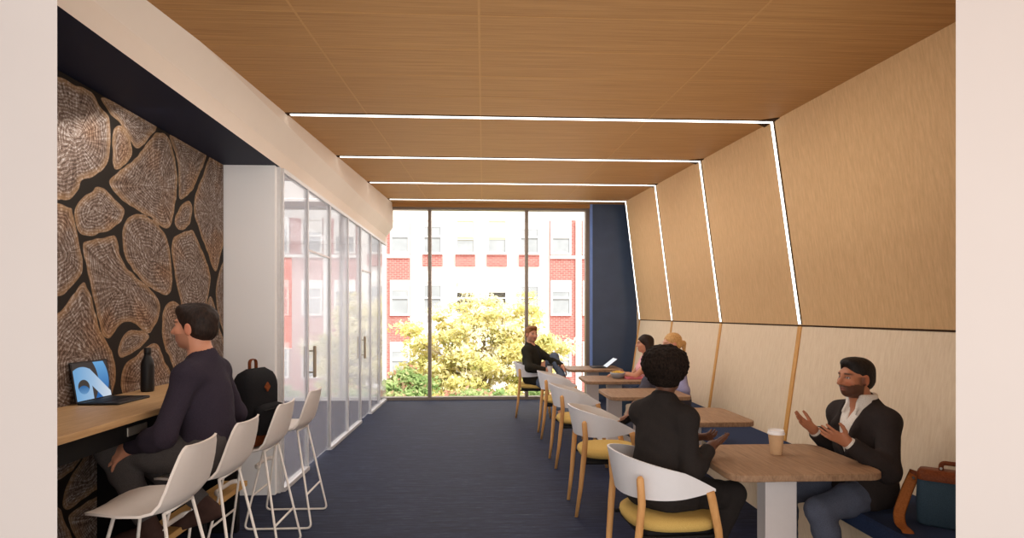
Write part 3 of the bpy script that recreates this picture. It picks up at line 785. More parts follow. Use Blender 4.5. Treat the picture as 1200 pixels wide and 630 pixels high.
# =================================================================== PEOPLE (implicit surfaces, meshed with surface nets)
def V3(*a): return np.array(a, float)
def unit(v): v = np.asarray(v, float); return v / (np.linalg.norm(v) + 1e-12)
class Field:
    def __init__(s, lo, hi, h):
        s.h = h; s.lo = np.array(lo, float); n = np.ceil((np.array(hi) - s.lo) / h).astype(int) + 1
        s.n = n; s.D = np.full(n, .5, np.float32)
        s.ax = [(s.lo[i] + h * np.arange(n[i])).astype(np.float32) for i in range(3)]
    def reg(s, lo, hi):
        a = np.clip(np.floor((np.array(lo) - s.lo) / s.h).astype(int), 0, s.n); b_ = np.clip(np.ceil((np.array(hi) - s.lo) / s.h).astype(int) + 1, 0, s.n)
        if (b_ <= a).any(): return None
        sl = tuple(slice(a[i], b_[i]) for i in range(3))
        return sl, s.ax[0][sl[0]][:, None, None], s.ax[1][sl[1]][None, :, None], s.ax[2][sl[2]][None, None, :]
    def put(s, lo, hi, fn, k, op='u'):
        m = k + 3 * s.h + .004
        r = s.reg(np.array(lo) - m, np.array(hi) + m)
        if r is None: return
        sl, x, y, z = r; d = fn(x, y, z).astype(np.float32); o = s.D[sl]
        if op == 'u':
            hh = np.maximum(k - np.abs(o - d), 0) / k if k > 0 else 0
            s.D[sl] = np.minimum(o, d) - hh * hh * k * .25
        else:
            d = -d; hh = np.maximum(k - np.abs(o - d), 0) / k if k > 0 else 0
            s.D[sl] = np.maximum(o, d) + hh * hh * k * .25
    def cap(s, a, b, ra, rb, k=.02, op='u'):
        a, b = np.asarray(a, float), np.asarray(b, float); R = max(ra, rb); ab = b - a; L = ab @ ab + 1e-12
        def fn(x, y, z):
            px, py, pz = x - a[0], y - a[1], z - a[2]
            t = np.clip((px * ab[0] + py * ab[1] + pz * ab[2]) / L, 0, 1)
            return np.sqrt((px - t * ab[0]) ** 2 + (py - t * ab[1]) ** 2 + (pz - t * ab[2]) ** 2) - (ra + (rb - ra) * t)
        s.put(np.minimum(a, b) - R, np.maximum(a, b) + R, fn, k, op)
    def ell(s, c, r, R=None, k=.02, op='u'):
        c = np.asarray(c, float); r = np.asarray(r, float); R = np.eye(3) if R is None else np.asarray(R, float)  # rows = local axes
        ext = np.sqrt(((R * r[:, None]) ** 2).sum(0))
        def fn(x, y, z):
            px, py, pz = x - c[0], y - c[1], z - c[2]
            q = [(px * R[i, 0] + py * R[i, 1] + pz * R[i, 2]) for i in range(3)]
            k0 = np.sqrt(sum((q[i] / r[i]) ** 2 for i in range(3))); k1 = np.sqrt(sum((q[i] / r[i] ** 2) ** 2 for i in range(3))) + 1e-6
            return k0 * (k0 - 1) / k1
        s.put(c - ext, c + ext, fn, k, op)
    def cyl(s, a, b, r, k=.004, op='s'):
        a, b = np.asarray(a, float), np.asarray(b, float); d = unit(b - a); L = np.linalg.norm(b - a)
        def fn(x, y, z):
            px, py, pz = x - a[0], y - a[1], z - a[2]; t = px * d[0] + py * d[1] + pz * d[2]
            rad = np.sqrt(np.maximum((px - t * d[0]) ** 2 + (py - t * d[1]) ** 2 + (pz - t * d[2]) ** 2, 0)) - r
            return np.maximum(rad, np.maximum(-t, t - L))
        s.put(np.minimum(a, b) - r, np.maximum(a, b) + r, fn, k, op)
    def fun(s, lo, hi, fn, k=.004, op='s'): s.put(lo, hi, fn, k, op)
    def noise(s, amp, fr, seed=0, aniso=(1, 1, 1)):
        r = np.random.default_rng(seed)
        x, y, z = s.ax[0][:, None, None], s.ax[1][None, :, None], s.ax[2][None, None, :]
        near = np.nonzero(np.abs(s.D) < 4 * s.h)
        X, Y, Z = s.ax[0][near[0]], s.ax[1][near[1]], s.ax[2][near[2]]
        t = np.zeros(len(X), np.float32)
        for f in fr:
            for _ in range(3):
                kx = r.normal(size=3) * f * np.array(aniso); ph = r.random() * 6.28
                t += np.sin(kx[0] * X + kx[1] * Y + kx[2] * Z + ph + 1.3 * np.sin(kx[1] * .7 * X - kx[2] * .6 * Y + kx[0] * .5 * Z)) / 3
        s.D[near] += amp * t / len(fr)
    def mesh(s, smooth=1):
        D = s.D; neg = D < 0; nx, ny, nz = D.shape
        cnt = np.zeros((nx - 1, ny - 1, nz - 1), np.int8)
        for i in (0, 1):
            for j in (0, 1):
                for k in (0, 1): cnt += neg[i:nx - 1 + i, j:ny - 1 + j, k:nz - 1 + k]
        ci, cj, ck = np.nonzero((cnt > 0) & (cnt < 8)); N = len(ci)
        idm = np.full(cnt.shape, -1, np.int32); idm[ci, cj, ck] = np.arange(N)
        cor = {(i, j, k): D[ci + i, cj + j, ck + k] for i in (0, 1) for j in (0, 1) for k in (0, 1)}
        acc = np.zeros((N, 3)); wt = np.zeros(N)
        for c in cor:
            for ax in range(3):
                if c[ax] == 0:
                    e = list(c); e[ax] = 1; e = tuple(e); a, b_ = cor[c], cor[e]
                    cr = (a < 0) != (b_ < 0); t = np.where(cr, a / np.where(cr, a - b_, 1), 0)
                    p = np.zeros((N, 3)); p[:] = c; p[:, ax] += t
                    acc += p * cr[:, None]; wt += cr
        V = s.lo + s.h * (np.stack([ci, cj, ck], 1) + acc / wt[:, None])
        Q = []
        for ax in range(3):
            sl0 = [slice(None)] * 3; sl1 = [slice(None)] * 3; sl0[ax] = slice(0, -1); sl1[ax] = slice(1, None)
            a, b_ = neg[tuple(sl0)], neg[tuple(sl1)]
            o1, o2 = (ax + 1) % 3, (ax + 2) % 3
            I = np.array(np.nonzero(a != b_))
            ok = (I[o1] > 0) & (I[o2] > 0) & (I[o1] < D.shape[o1] - 1) & (I[o2] < D.shape[o2] - 1); I = I[:, ok]
            fl = a[tuple(I)]
            def cell(d1, d2):
                q = I.copy(); q[o1] += d1; q[o2] += d2; return idm[tuple(q)]
            q = np.stack([cell(-1, -1), cell(0, -1), cell(0, 0), cell(-1, 0)], 1)
            q[~fl] = q[~fl][:, ::-1]; Q.append(q)
        Q = np.concatenate(Q); Q = Q[(Q >= 0).all(1)]
        for _ in range(smooth):
            S = np.zeros_like(V); W = np.zeros(N)
            for i in range(4):
                a, b_ = Q[:, i], Q[:, (i + 1) % 4]
                for k in range(3): S[:, k] += np.bincount(a, V[b_, k], N) + np.bincount(b_, V[a, k], N)
                W += np.bincount(a, minlength=N) + np.bincount(b_, minlength=N)
            V = V * .5 + .5 * S / np.maximum(W, 1)[:, None]
        return V, Q
def meshobj(name, V, Q, mat, parent, col=None):
    me = bpy.data.meshes.new(name)
    V = V - np.array(parent.location) if parent is not None else V
    me.vertices.add(len(V)); me.vertices.foreach_set('co', V.astype(np.float32).ravel())
    me.loops.add(len(Q) * 4); me.loops.foreach_set('vertex_index', Q.astype(np.int32).ravel())
    me.polygons.add(len(Q)); me.polygons.foreach_set('loop_start', np.arange(0, len(Q) * 4, 4, dtype=np.int32))
    me.polygons.foreach_set('loop_total', np.full(len(Q), 4, np.int32)); me.update(calc_edges=True)
    if col is not None:
        a = me.color_attributes.new('Col', 'FLOAT_COLOR', 'POINT')
        a.data.foreach_set('color', np.concatenate([col, np.ones((len(col), 1))], 1).astype(np.float32).ravel())
    return link(name, me, mat, parent, True)
def ik(a, t, l1, l2, hint):
    a, t = np.asarray(a, float), np.asarray(t, float); d = t - a; L = min(np.linalg.norm(d), (l1 + l2) * .998); u = unit(d); t = a + u * L
    x = (l1 * l1 - l2 * l2 + L * L) / (2 * L); hgt = math.sqrt(max(l1 * l1 - x * x, 0))
    h = np.asarray(hint, float); h = unit(h - u * (h @ u)); return a + u * x + h * hgt, t
SKINM = vcol('skin', .5, .35, 90, .06)

class Person:
    def __init__(s, label, P, yaw, sc=1.0, lean=6, side=0, chest=0, head=(0, 0), headoff=(0, 0, 0), fem=False, h=.005, hf=None, group=None):
        s.sc = sc; s.fem = fem; s.h = h; s.P = np.array(P, float); y = math.radians(yaw)
        s.F = V3(math.cos(y), math.sin(y), 0); s.L = V3(-s.F[1], s.F[0], 0); s.U = V3(0, 0, 1)
        l = math.radians(lean); sd = math.radians(side)
        s.T = unit(s.U * math.cos(l) + s.F * math.sin(l) + s.L * math.sin(sd))
        c = y + math.radians(chest); s.Fc = V3(math.cos(c), math.sin(c), 0); s.Fc = unit(s.Fc - s.T * (s.Fc @ s.T)); s.Lc = np.cross(s.T, s.Fc)
        s.Fp = unit(s.F - s.T * (s.F @ s.T))
        s.N = s.P + s.T * .475 * sc
        sw = (.152 if fem else .176) * sc
        s.sh = {q: s.P + s.T * .405 * sc + s.Lc * sw * sg for q, sg in (('L', 1), ('R', -1))}
        s.hip = {q: s.P - s.T * .0 + s.L * .09 * sc * sg - s.U * .01 for q, sg in (('L', 1), ('R', -1))}
        hy = y + math.radians(head[0]); pt = math.radians(head[1])
        f0 = V3(math.cos(hy), math.sin(hy), 0)
        s.hF = f0 * math.cos(pt) + s.U * math.sin(pt); s.hL = V3(-f0[1], f0[0], 0); s.hU = np.cross(s.hF, s.hL) ; s.hU = s.hU if s.hU[2] > 0 else -s.hU
        s.hc = s.N + s.T * .06 * sc + s.U * .115 * sc + f0 * .03 * sc + np.array(headoff)
        s.hR = np.stack([-s.hL, s.hF, s.hU])       # local x = right, y = forward, z = up
        s.arms = {}; s.legs = {}; s.hands = {}
        base = s.P.copy(); base[2] -= .1 * sc
        s.root = empty('person', tuple(base), label, 'person', group)
    def H(s, x, y, z): return s.hc + s.sc * (np.array([x, y, z]) @ s.hR)
    def arm(s, q, wrist, hint, hand=None, pn=None, curl=(.3, .35, .4, .45), thumb=.5, spread=.12):
        e, w = ik(s.sh[q], wrist, .295 * s.sc, .255 * s.sc, hint); s.arms[q] = (s.sh[q], e, w)
        d = unit(hand if hand is not None else w - e); n = np.asarray(pn if pn is not None else (0, 0, -1), float); n = unit(n - d * (n @ d))
        s.hands[q] = (w, d, n, curl, thumb, spread)
    def leg(s, q, ankle, hint, toe):
        k, a = ik(s.hip[q], ankle, .43 * s.sc, .42 * s.sc, hint); s.legs[q] = (s.hip[q], k, a, unit(toe))
    # --- primitive groups, inflated by g
    def torso(s, f, g=0):
        sc = s.sc; R = np.stack([s.L, s.Fp, s.T]); Rc = np.stack([s.Lc, s.Fc, s.T]); P, T = s.P, s.T
        wp = (.172 if s.fem else .165)
        f.ell(P + T * .03 * sc - s.Fp * .01, np.array([wp, .125, .135]) * sc + g, R, .02)
        f.ell(P + T * .19 * sc, np.array([.130 if s.fem else .150, .098 if s.fem else .112, .15]) * sc + g, R, .07)
        f.ell(P + T * .315 * sc + s.Fc * .008, np.array([.142 if s.fem else .160, .105 if s.fem else .118, .155]) * sc + g, Rc, .07)
        if s.fem:
            for sg in (-1, 1): f.ell(P + T * .31 * sc + s.Fc * .085 * sc + s.Lc * sg * .062 * sc, np.array([.056, .05, .06]) * sc + g, Rc, .04)
        f.cap(P + T * .410 * sc + s.Lc * .13 * sc - s.Fc * .005, P + T * .410 * sc - s.Lc * .13 * sc - s.Fc * .005, (.050 if s.fem else .056) * sc + g, (.050 if s.fem else .056) * sc + g, .05)
        for sg in (-1, 1): f.cap(s.N + T * .015 * sc - s.Fc * .012, P + T * .42 * sc + s.Lc * sg * .13 * sc - s.Fc * .012, .046 * sc + g, .042 * sc + g, .05)
    def armp(s, f, g=0, k=.035, end=None):
        sc = s.sc; m = .88 if s.fem else 1.0
        for q, (a, e, w) in s.arms.items():
            f.ell(a, np.array([.050, .050, .050]) * sc * m + g, None, .04)
            f.cap(a, e, .047 * sc * m + g, .042 * sc * m + g, k)
            mid = e + (w - e) * .3
            f.cap(e, mid, .042 * sc * m + g, .043 * sc * m + g, k); f.cap(mid, w, .043 * sc * m + g, .028 * sc * m + g * 1.0, k)
    def legp(s, f, g=0, k=.03, flare=0):
        sc = s.sc
        for q, (a, kn, an, toe) in s.legs.items():
            f.cap(a, a + (kn - a) * .5, .088 * sc + g, .076 * sc + g, .05); f.cap(a + (kn - a) * .5, kn, .076 * sc + g, .056 * sc + g, k)
            d = unit(an - kn); back = unit(-np.cross(np.cross(d, toe), d)) if np.linalg.norm(np.cross(d, toe)) > .1 else toe * 0
            c = kn + (an - kn) * .3 + back * .012 * sc
            f.cap(kn, c, .055 * sc + g, .056 * sc + g, k); f.cap(c, an, .056 * sc + g, .036 * sc + g + flare, k)
    def shoe(s, f, g=0, heel=0, narrow=1.0, only=None):
        sc = s.sc
        for q, (a, kn, an, toe) in s.legs.items():
            if only and q not in only: continue
            up = unit(kn - an); up = unit(up - toe * (up @ toe)); sole = an - up * (.062 * sc)
            f.cap(sole - toe * .045 * sc + up * .012, sole + toe * .12 * sc + up * (.006 - heel * .3), .031 * sc * narrow + g, .038 * sc * narrow + g, .02)
            f.cap(sole + toe * .12 * sc + up * (.004 - heel * .3), sole + toe * .175 * sc + up * (.002 - heel * .3), .036 * sc * narrow + g, .026 * sc * narrow + g, .02)
            f.cap(an - up * .035 * sc, sole + toe * .07 * sc + up * .02, .038 * sc * narrow + g, .034 * sc * narrow + g, .03)
    def hand(s, f, q):
        w, d, n, curl, thumb, spread = s.hands[q]; sc = s.sc * (.92 if s.fem else 1.0)
        th = unit(np.cross(d, n) if q == 'R' else np.cross(n, d))
        f.cap(s.arms[q][1] + (w - s.arms[q][1]) * .8, w + d * .012, .029 * sc, .026 * sc, .02)
        offs = (.029, .010, -.010, -.028); ln = (.072, .080, .074, .058)
        for o, L, c, sp in zip(offs, ln, curl, (1.0, .35, -.35, -1.05)):
            kn = w + d * (.088 - abs(o) * .25) * sc + th * o * sc
            f.cap(w + d * .012 * sc + th * o * .62 * sc, kn, .0135 * sc, .0105 * sc, .016)
            p = kn; dr = unit(d + th * sp * spread); r = .0090 * sc
            for i, fr in enumerate((.45, .31, .24)):
                a = c * (.75 if i == 0 else 1.0); dr = unit(dr * math.cos(a) + n * math.sin(a)); nn = unit(n - dr * (n @ dr))
                p2 = p + dr * L * fr * sc; r2 = r - .0007 * sc
                f.cap(p, p2, r, r2, .004); p, r = p2, r2
        b0 = w + d * .02 * sc + th * .018 * sc; b1 = b0 + unit(d * .62 + th * (.55 + .25 * thumb) + n * .25) * .046 * sc
        b2 = b1 + unit(d * .85 + th * (.1 + .55 * thumb) + n * .12) * .034 * sc; b3 = b2 + unit(d * .95 + th * .45 * thumb + n * .08) * .026 * sc
        f.cap(b0, b1, .0165 * sc, .0120 * sc, .014); f.cap(b1, b2, .0115 * sc, .0105 * sc, .004); f.cap(b2, b3, .0105 * sc, .0085 * sc, .004)
    def headp(s, f):
        sc = s.sc; H = s.H; R = s.hR; e = lambda c, r, k=.02, op='u': f.ell(H(*c), np.array(r) * sc, R, k, op)
        e((0, -.018, .035), (.074, .094, .082), .02)
        e((0, .022, -.02), (.062, .068, .085), .03)
        w = .9 if s.fem else 1.0
        e((0, .055, -.088), (.030 * w, .028, .024), .03)
        for sg in (-1, 1):
            e((sg * .038 * w, .015, -.062), (.022, .045, .032), .03)
            e((sg * .042, .060, -.022), (.020, .020, .018), .03)      # cheekbone
        f.cap(H(-.032, .078, .024), H(.032, .078, .024), .012 * sc, .012 * sc, .022)   # brow
        for sg in (-1, 1): e((sg * .031, .098, .003), (.019, .019, .012), .016, 's')
        for sg in (-1, 1): e((sg * .031, .070, .002), (.0145, .0150, .0125), .003)
        f.cap(H(0, .088, .012), H(0, .113, -.031), .0085 * sc, .0125 * sc, .012)      # nose
        for sg in (-1, 1): e((sg * .013, .093, -.036), (.009, .012, .008), .008)
        f.cap(H(-.018, .083, -.060), H(.018, .083, -.060), .0075 * sc, .0075 * sc, .008)
        f.cap(H(-.015, .082, -.071), H(.015, .082, -.071), .0080 * sc, .0080 * sc, .008)
        e((0, .094, -.0655), (.022, .012, .0016), .004, 's')
        for sg in (-1, 1):
            e((sg * .076, -.008, -.008), (.010, .021, .033), .006); e((sg * .088, -.002, -.004), (.006, .011, .017), .006, 's')
        f.cap(s.N - s.T * .03 * sc, H(0, -.022, -.05), (.050 if s.fem else .058) * sc, (.047 if s.fem else .055) * sc, .03)
    def grid(s, pts, pad, h=None):
        p = np.array(pts); return Field(p.min(0) - pad, p.max(0) + pad, h or s.h)
    def joints(s, body=True, arms=True, legs=True, head=False):
        J = []
        if body: J += [s.P - s.U * .12, s.P + s.L * .2, s.P - s.L * .2, s.N, s.sh['L'], s.sh['R'], s.P + s.F * .2, s.P - s.F * .16]
        if arms: J += [p for a in s.arms.values() for p in a]
        if legs: J += [p for a in s.legs.values() for p in a[:3]] + [a[2] + a[3] * .16 for a in s.legs.values()]
        if head: J += [s.hc + s.U * .13, s.hc + s.hF * .14, s.hc - s.hF * .14, s.hc + s.hL * .12, s.hc - s.hL * .12]
        return J
    def body(s, skin, lips, brow, iris=(.05, .03, .02), beard=None, feet=True, stubble=None, h=None):
        J = s.joints(head=True) + [w + d * .19 for (w, d, *_r) in s.hands.values()]
        f = s.grid(J, .12, h)
        s.torso(f, 0); s.armp(f, 0); s.legp(f, 0); s.shoe(f, -.006); s.headp(f)
        for q in s.hands: s.hand(f, q)
        V, Q = f.mesh(1)
        c = np.tile(np.array(skin), (len(V), 1)); X = (V - s.hc) @ s.hR.T / s.sc
        hd = (np.abs(X) < .16).all(1) & (X[:, 2] > -.14)
        def blend(mask, col, a=1.0):
            a = np.clip(mask, 0, 1)[:, None] * a * hd[:, None]; c[:] = c * (1 - a) + np.array(col) * a
        sm = lambda v, e0, e1: np.clip((v - e0) / (e1 - e0), 0, 1)
        # warm cheeks and ears
        red = np.array(skin) * np.array([1.08, .82, .78])
        blend(np.exp(-(((np.abs(X[:, 0]) - .042) / .02) ** 2 + ((X[:, 2] + .028) / .02) ** 2)) * (X[:, 1] > .03), red, .6)
        blend(sm(np.abs(X[:, 0]), .068, .078) * (np.abs(X[:, 2]) < .05), red, .6)
        blend(np.exp(-((X[:, 0] / .022) ** 4 + ((X[:, 2] + .0655) / .013) ** 4)) * (X[:, 1] > .07), lips, .9)
        blend((np.abs(X[:, 2] + .0655) < .0022) * (np.abs(X[:, 0]) < .02) * (X[:, 1] > .07), np.array(lips) * .35, .8)
        xb = np.abs(X[:, 0]); zb = .026 - .12 * np.clip(xb - .035, 0, 1)
        blend(np.exp(-(((X[:, 2] - zb) / .0055) ** 4 + ((xb - .033) / .019) ** 6)) * (X[:, 1] > .055), brow, .9)
        ex = np.sqrt((xb - .031) ** 2 / .0140 ** 2 + (X[:, 2] - .002) ** 2 / .0065 ** 2)
        blend((ex < 1) * (X[:, 1] > .055), (.42, .38, .36)); blend(np.exp(-((ex - 1.08) / .18) ** 2) * (X[:, 2] > 0) * (X[:, 1] > .055), np.array(brow) * .7, .8)
        blend((np.sqrt((xb - .031) ** 2 + (X[:, 2] - .002) ** 2) < .0062) * (X[:, 1] > .06), iris)
        for bc, am in ((beard, .8), (stubble, .4)):
            if bc is None: continue
            jaw = sm(-X[:, 2], .046, .056) * (X[:, 1] > -.005) * (X[:, 2] > -.125)
            side = .75 * sm(X[:, 1], -.006, .010) * sm(-X[:, 1], -.045, -.020) * (X[:, 2] < .012) * (xb > .055) * (X[:, 2] > -.12)
            mous = np.exp(-(((X[:, 2] + .0505) / .0065) ** 4 + (X[:, 0] / .028) ** 6)) * (X[:, 1] > .06)
            chk = (X[:, 2] < -.045 + .45 * np.clip(xb - .045, 0, .06)) * (X[:, 1] > -.002)
            lip = 1 - np.exp(-((X[:, 0] / .021) ** 4 + ((X[:, 2] + .0655) / .0105) ** 4))
            blend(np.maximum.reduce([jaw, side, mous, chk * 1.0]) * lip * (X[:, 2] > -.118), bc, am)
        return meshobj('body', V, Q, SKINM, s.root, c)
    def cuffcut(s, f, back=.0, r=.085):
        for q, (a, e, w) in s.arms.items(): f.cyl(w - unit(w - e) * back, w + unit(w - e) * .25, r)
        for q, (a, e, w) in s.arms.items():
            d = s.hands[q][1]; f.cyl(w + d * .015, w + d * .24, .07)
    def top(s, name, mat, g=.013, sleeves='long', neck=.07, drop=0.0, vneck=None, hem=-.12, fold=.0035, seed=1, cuff=.012, openw=.0, h=None, collar=False, sub=None, parent=None):
        f = s.grid(s.joints(legs=False), .15, h)
        s.torso(f, g); 
        if hem < -.08:                                  # skirt of the jacket falling over hips and upper thighs
            for q, (a, kn, an, t) in s.legs.items(): f.cap(a, a + (kn - a) * .22, .092 * s.sc + g, .09 * s.sc + g, .04)
        s.armp(f, g)
        if sub is not None: sub(f)
        if fold: f.noise(fold, (22, 45), seed)
        sc = s.sc
        if sleeves == 'long': s.cuffcut(f, cuff)
        else:
            for q, (a, e, w) in s.arms.items():
                u = unit(e - a); f.cyl(a + (e - a) * .45, a + (e - a) * .45 + u * .4, .09); f.cap(e, w + (w - e), .08, .08, .004, 's')
        up = unit(s.hc - s.N)
        f.cyl(s.N + s.T * (.022 - drop) * sc - s.Fc * .0, s.hc + up * .1, neck * sc)
        # hem plane
        hp = s.P + s.T * hem * sc
        lo, hi = s.P - .45, s.P + .45; hi = hi.copy(); hi[2] = s.P[2] + .02
        T = s.T
        f.fun(lo, hi, lambda x, y, z: (x - hp[0]) * T[0] + (y - hp[1]) * T[1] + (z - hp[2]) * T[2])
        if vneck:
            t0, t1, wd = vneck; P, Lc, Fc = s.P, s.Lc, s.Fc
            def vf(x, y, z):
                px, py, pz = x - P[0], y - P[1], z - P[2]
                t = (px * T[0] + py * T[1] + pz * T[2]) / sc; l = (px * Lc[0] + py * Lc[1] + pz * Lc[2]) / sc; ff = (px * Fc[0] + py * Fc[1] + pz * Fc[2]) / sc
                wv = np.clip((t - t0) / (t1 - t0), 0, 1.1) * wd + openw
                return np.maximum(np.maximum(np.abs(l) - wv, t0 - t), .012 - ff) * sc
            c0 = P + T * (t0 + .55) / 2 * sc
            f.fun(c0 - .42, c0 + .42, vf, .003)
        V, Q = f.mesh(1); return meshobj(name, V, Q, mat, parent or s.root)
    def trousers(s, mat, g=.011, ankle=.06, seed=5, fold=.003, name='trousers', waist=.12, flare=0):
        f = s.grid(s.joints(arms=False), .12)
        sc = s.sc; R = np.stack([s.L, s.Fp, s.T])
        f.ell(s.P + s.T * .03 * sc - s.Fp * .01, np.array([.172 if s.fem else .165, .125, .135]) * sc + g, R, .02)
        f.ell(s.P + s.T * .19 * sc, np.array([.130 if s.fem else .150, .098 if s.fem else .112, .15]) * sc + g * .7, R, .06)
        s.legp(f, g, flare=flare)
        if fold: f.noise(fold, (25, 55), seed)
        for q, (a, kn, an, toe) in s.legs.items():
            u = unit(an - kn); f.cyl(an - u * ankle * sc, an + u * .11, .085)
        f.cyl(s.P + s.T * waist * sc, s.P + s.T * (waist + .3) * sc, .2)
        V, Q = f.mesh(1); return meshobj(name, V, Q, mat, s.root)
    def shoes(s, mat, soles=None, cut=None, heel=0, narrow=1.0, boot=False):
        for q in s.legs:
            a, kn, an, toe = s.legs[q]
            f = s.grid([an, an + toe * .2, an - toe * .1, an - s.U * .08, an + unit(kn - an) * .12], .09, min(s.h, .005))
            s.shoe(f, .003, heel, narrow, only=(q,))
            up = unit(kn - an); upp = unit(up - toe * (up @ toe)); sole = an - upp * .062 * s.sc
            if boot: f.cap(an - up * .03, an + up * .085 * s.sc, .044 * s.sc, .048 * s.sc, .02)
            else: f.cyl(an - up * .005, an + up * .2, .09)
            if heel:
                f.cap(sole - toe * .045 * s.sc, sole - toe * .055 * s.sc - upp * heel, .012, .006, .008)
            # flat sole
            p0 = sole - upp * .028 * s.sc; 
            if not heel: f.fun(p0 - .22, p0 + .22, lambda x, y, z: ((x - p0[0]) * upp[0] + (y - p0[1]) * upp[1] + (z - p0[2]) * upp[2]), .004)
            V, Q = f.mesh(1); meshobj('shoe', V, Q, mat, s.root)
    def hair(s, mat, prims, cuts, amp=.003, fr=(70, 140), seed=3, name='hair', h=None, aniso=(1, 1, 1), sm=1):
        f = Field(s.hc - .27 * s.sc, s.hc + .24 * s.sc, h or min(s.h, .004))
        for p in prims:
            if p[0] == 'e': f.ell(s.H(*p[1]), np.array(p[2]) * s.sc, s.hR, p[3])
            else: f.cap(s.H(*p[1]), s.H(*p[2]), p[3] * s.sc, p[4] * s.sc, p[5])
        if amp: f.noise(amp, fr, seed, aniso)
        for p in cuts:
            if p[0] == 'e': f.ell(s.H(*p[1]), np.array(p[2]) * s.sc, s.hR, p[3], 's')
            else: f.cap(s.H(*p[1]), s.H(*p[2]), p[3] * s.sc, p[4] * s.sc, p[5], 's')
        V, Q = f.mesh(sm); return meshobj(name, V, Q, mat, s.root)

def lin(r, g, b): return np.array(srgb(r, g, b)[:3])
def hairmat(name, c1, c2, ro=.6, sp=.25):
    t = NT(name); n = t.noise(t.coords((120, 120, 40)), 1, 3, .6)
    return t.bsdf(t.ramp(n, [(.3, srgb(*c1)), (.7, srgb(*c2))]), ro, sp, bump=n, bstr=.4, bdist=.004)
HDARK = hairmat('dark_brown_hair', (26, 17, 13), (52, 36, 28)); HBLACK = hairmat('black_hair', (18, 14, 12), (40, 32, 28))
HAFRO = hairmat('black_curly_hair', (14, 10, 8), (44, 34, 28), .85, .1); HBLOND = hairmat('blond_hair', (176, 128, 72), (222, 178, 120)); HGINGER = hairmat('light_brown_hair', (112, 72, 40), (158, 108, 64))
SUIT = fabric('black_suit', (36, 32, 31), (50, 45, 43), 420, .9, .2); SUIT2 = fabric('charcoal_jacket', (42, 36, 35), (56, 49, 47), 420, .9, .2)
SWEAT = fabric('aubergine_knit', (44, 38, 48), (62, 54, 66), 420, .95, .2); GREYT = fabric('grey_trousers', (70, 66, 66), (98, 92, 90), 420, .95, .2)
JEANS = fabric('blue_grey_jeans', (72, 76, 90), (98, 102, 118), 420, .95, .2); JEANSD = fabric('dark_jeans', (76, 86, 104), (108, 118, 136), 200); JEANSB = fabric('blue_jeans', (78, 108, 148), (110, 140, 178), 200)
SHIRT = fabric('white_shirt', (214, 206, 196), (234, 228, 220), 200, .8, .15); PINK = fabric('pink_top', (222, 160, 168), (238, 184, 190), 200); LAV = fabric('lavender_top', (128, 124, 156), (160, 156, 186), 200)
OLIVE = fabric('dark_olive_jacket', (32, 30, 24), (50, 46, 38), 160); BROWNS = plain('brown_suede', (64, 44, 38), .8, .2, var=.15); BLACKS = plain('black_shoe', (18, 16, 16), .35, .5); TANS = plain('tan_shoe', (176, 122, 62), .5, .4); WHITES = plain('white_shoe', (226, 222, 220), .5, .3)

SHORT = [('e', (0, -.020, .040), (.083, .103, .088), .02), ('e', (0, -.035, -.01), (.079, .084, .07), .02), ('e', (0, .045, .085), (.062, .05, .034), .03)]
SHORTCUT = [('e', (0, .105, -.028), (.095, .095, .087), .008), ('e', (0, .13, .030), (.064, .074, .055), .008), ('e', (.09, -.004, -.02), (.022, .026, .042), .005), ('e', (-.09, -.004, -.02), (.022, .026, .042), .005), ('e', (0, -.03, -.125), (.16, .16, .058), .008)]

# ---- man on the bar stool
p = Person('man in dark purple-grey sweater and grey trousers sitting on a bar stool at the counter', (-1.43, 3.20, .785), 180, 1.0, lean=5, head=(-4, 2), h=.005)
p.arm('L', (-1.735, 3.02, .85), (.6, -.5, -.2), (-.80, -.05, -.6), (.15, .8, -.55), (.3, .3, .3, .3), .7, .34)
p.arm('R', (-1.60, 3.33, .90), (.5, .6, -.2), (-.85, -.35, -.35), (.1, -.2, -.95), (.4, .45, .5, .5))
p.leg('L', (-1.655, 3.05, .45), (-1, 0, .6), (-.97, -.1, -.1)); p.leg('R', (-1.51, 3.34, .455), (-1, .1, .5), (-.96, -.05, -.25))
p.body(lin(214, 150, 120), lin(186, 108, 96), lin(40, 26, 20), stubble=lin(90, 60, 48))
p.top('sweater', SWEAT, .012, neck=.066, hem=-.05, fold=.004, seed=4, drop=0.0); p.trousers(GREYT, .012, .03, seed=8, fold=.004); p.shoes(BROWNS, boot=True)
p.hair(HDARK, SHORT, SHORTCUT, .003, (60, 130))

# ---- woman with the rounded afro on the nearest chair
p = Person('woman with a large rounded black afro and black suit, seated with her back to us', (.925, 3.14, .575), 40, .94, lean=9, head=(14, -2), headoff=(.0, 0, 0), fem=True, h=.005)
p.arm('R', (1.215, 3.13, .80), (-.1, -.35, -1), (.85, .45, .12), (-.35, .45, .82), (.35, .4, .4, .45), .8, .15)
p.arm('L', (1.20, 3.36, .80), (-.6, .6, -.5), (.75, -.5, .1), (.3, .5, .8), (.4, .45, .5, .5), .6, .1)
p.leg('R', (1.22, 3.22, .15), (1, .2, .6), (.85, .3, -.3)); p.leg('L', (1.30, 3.55, .09), (1, .5, .6), (.8, .6, 0))
p.body(lin(92, 58, 42), lin(96, 48, 42), lin(18, 12, 10))
def collar(f):
    for a in range(-150, 151, 6):
        t = math.radians(a); d = -p.Fc * math.cos(t) + p.Lc * math.sin(t)
        f.cap(p.N + p.T * .005 + d * .058, p.N + p.T * .045 - p.Fc * .006 + d * .052, .012, .010, .012)
p.top('jacket', SUIT, .013, neck=.046, drop=0.02, hem=-.13, fold=.004, seed=14, cuff=.03, vneck=(.22, .5, .06), sub=collar)
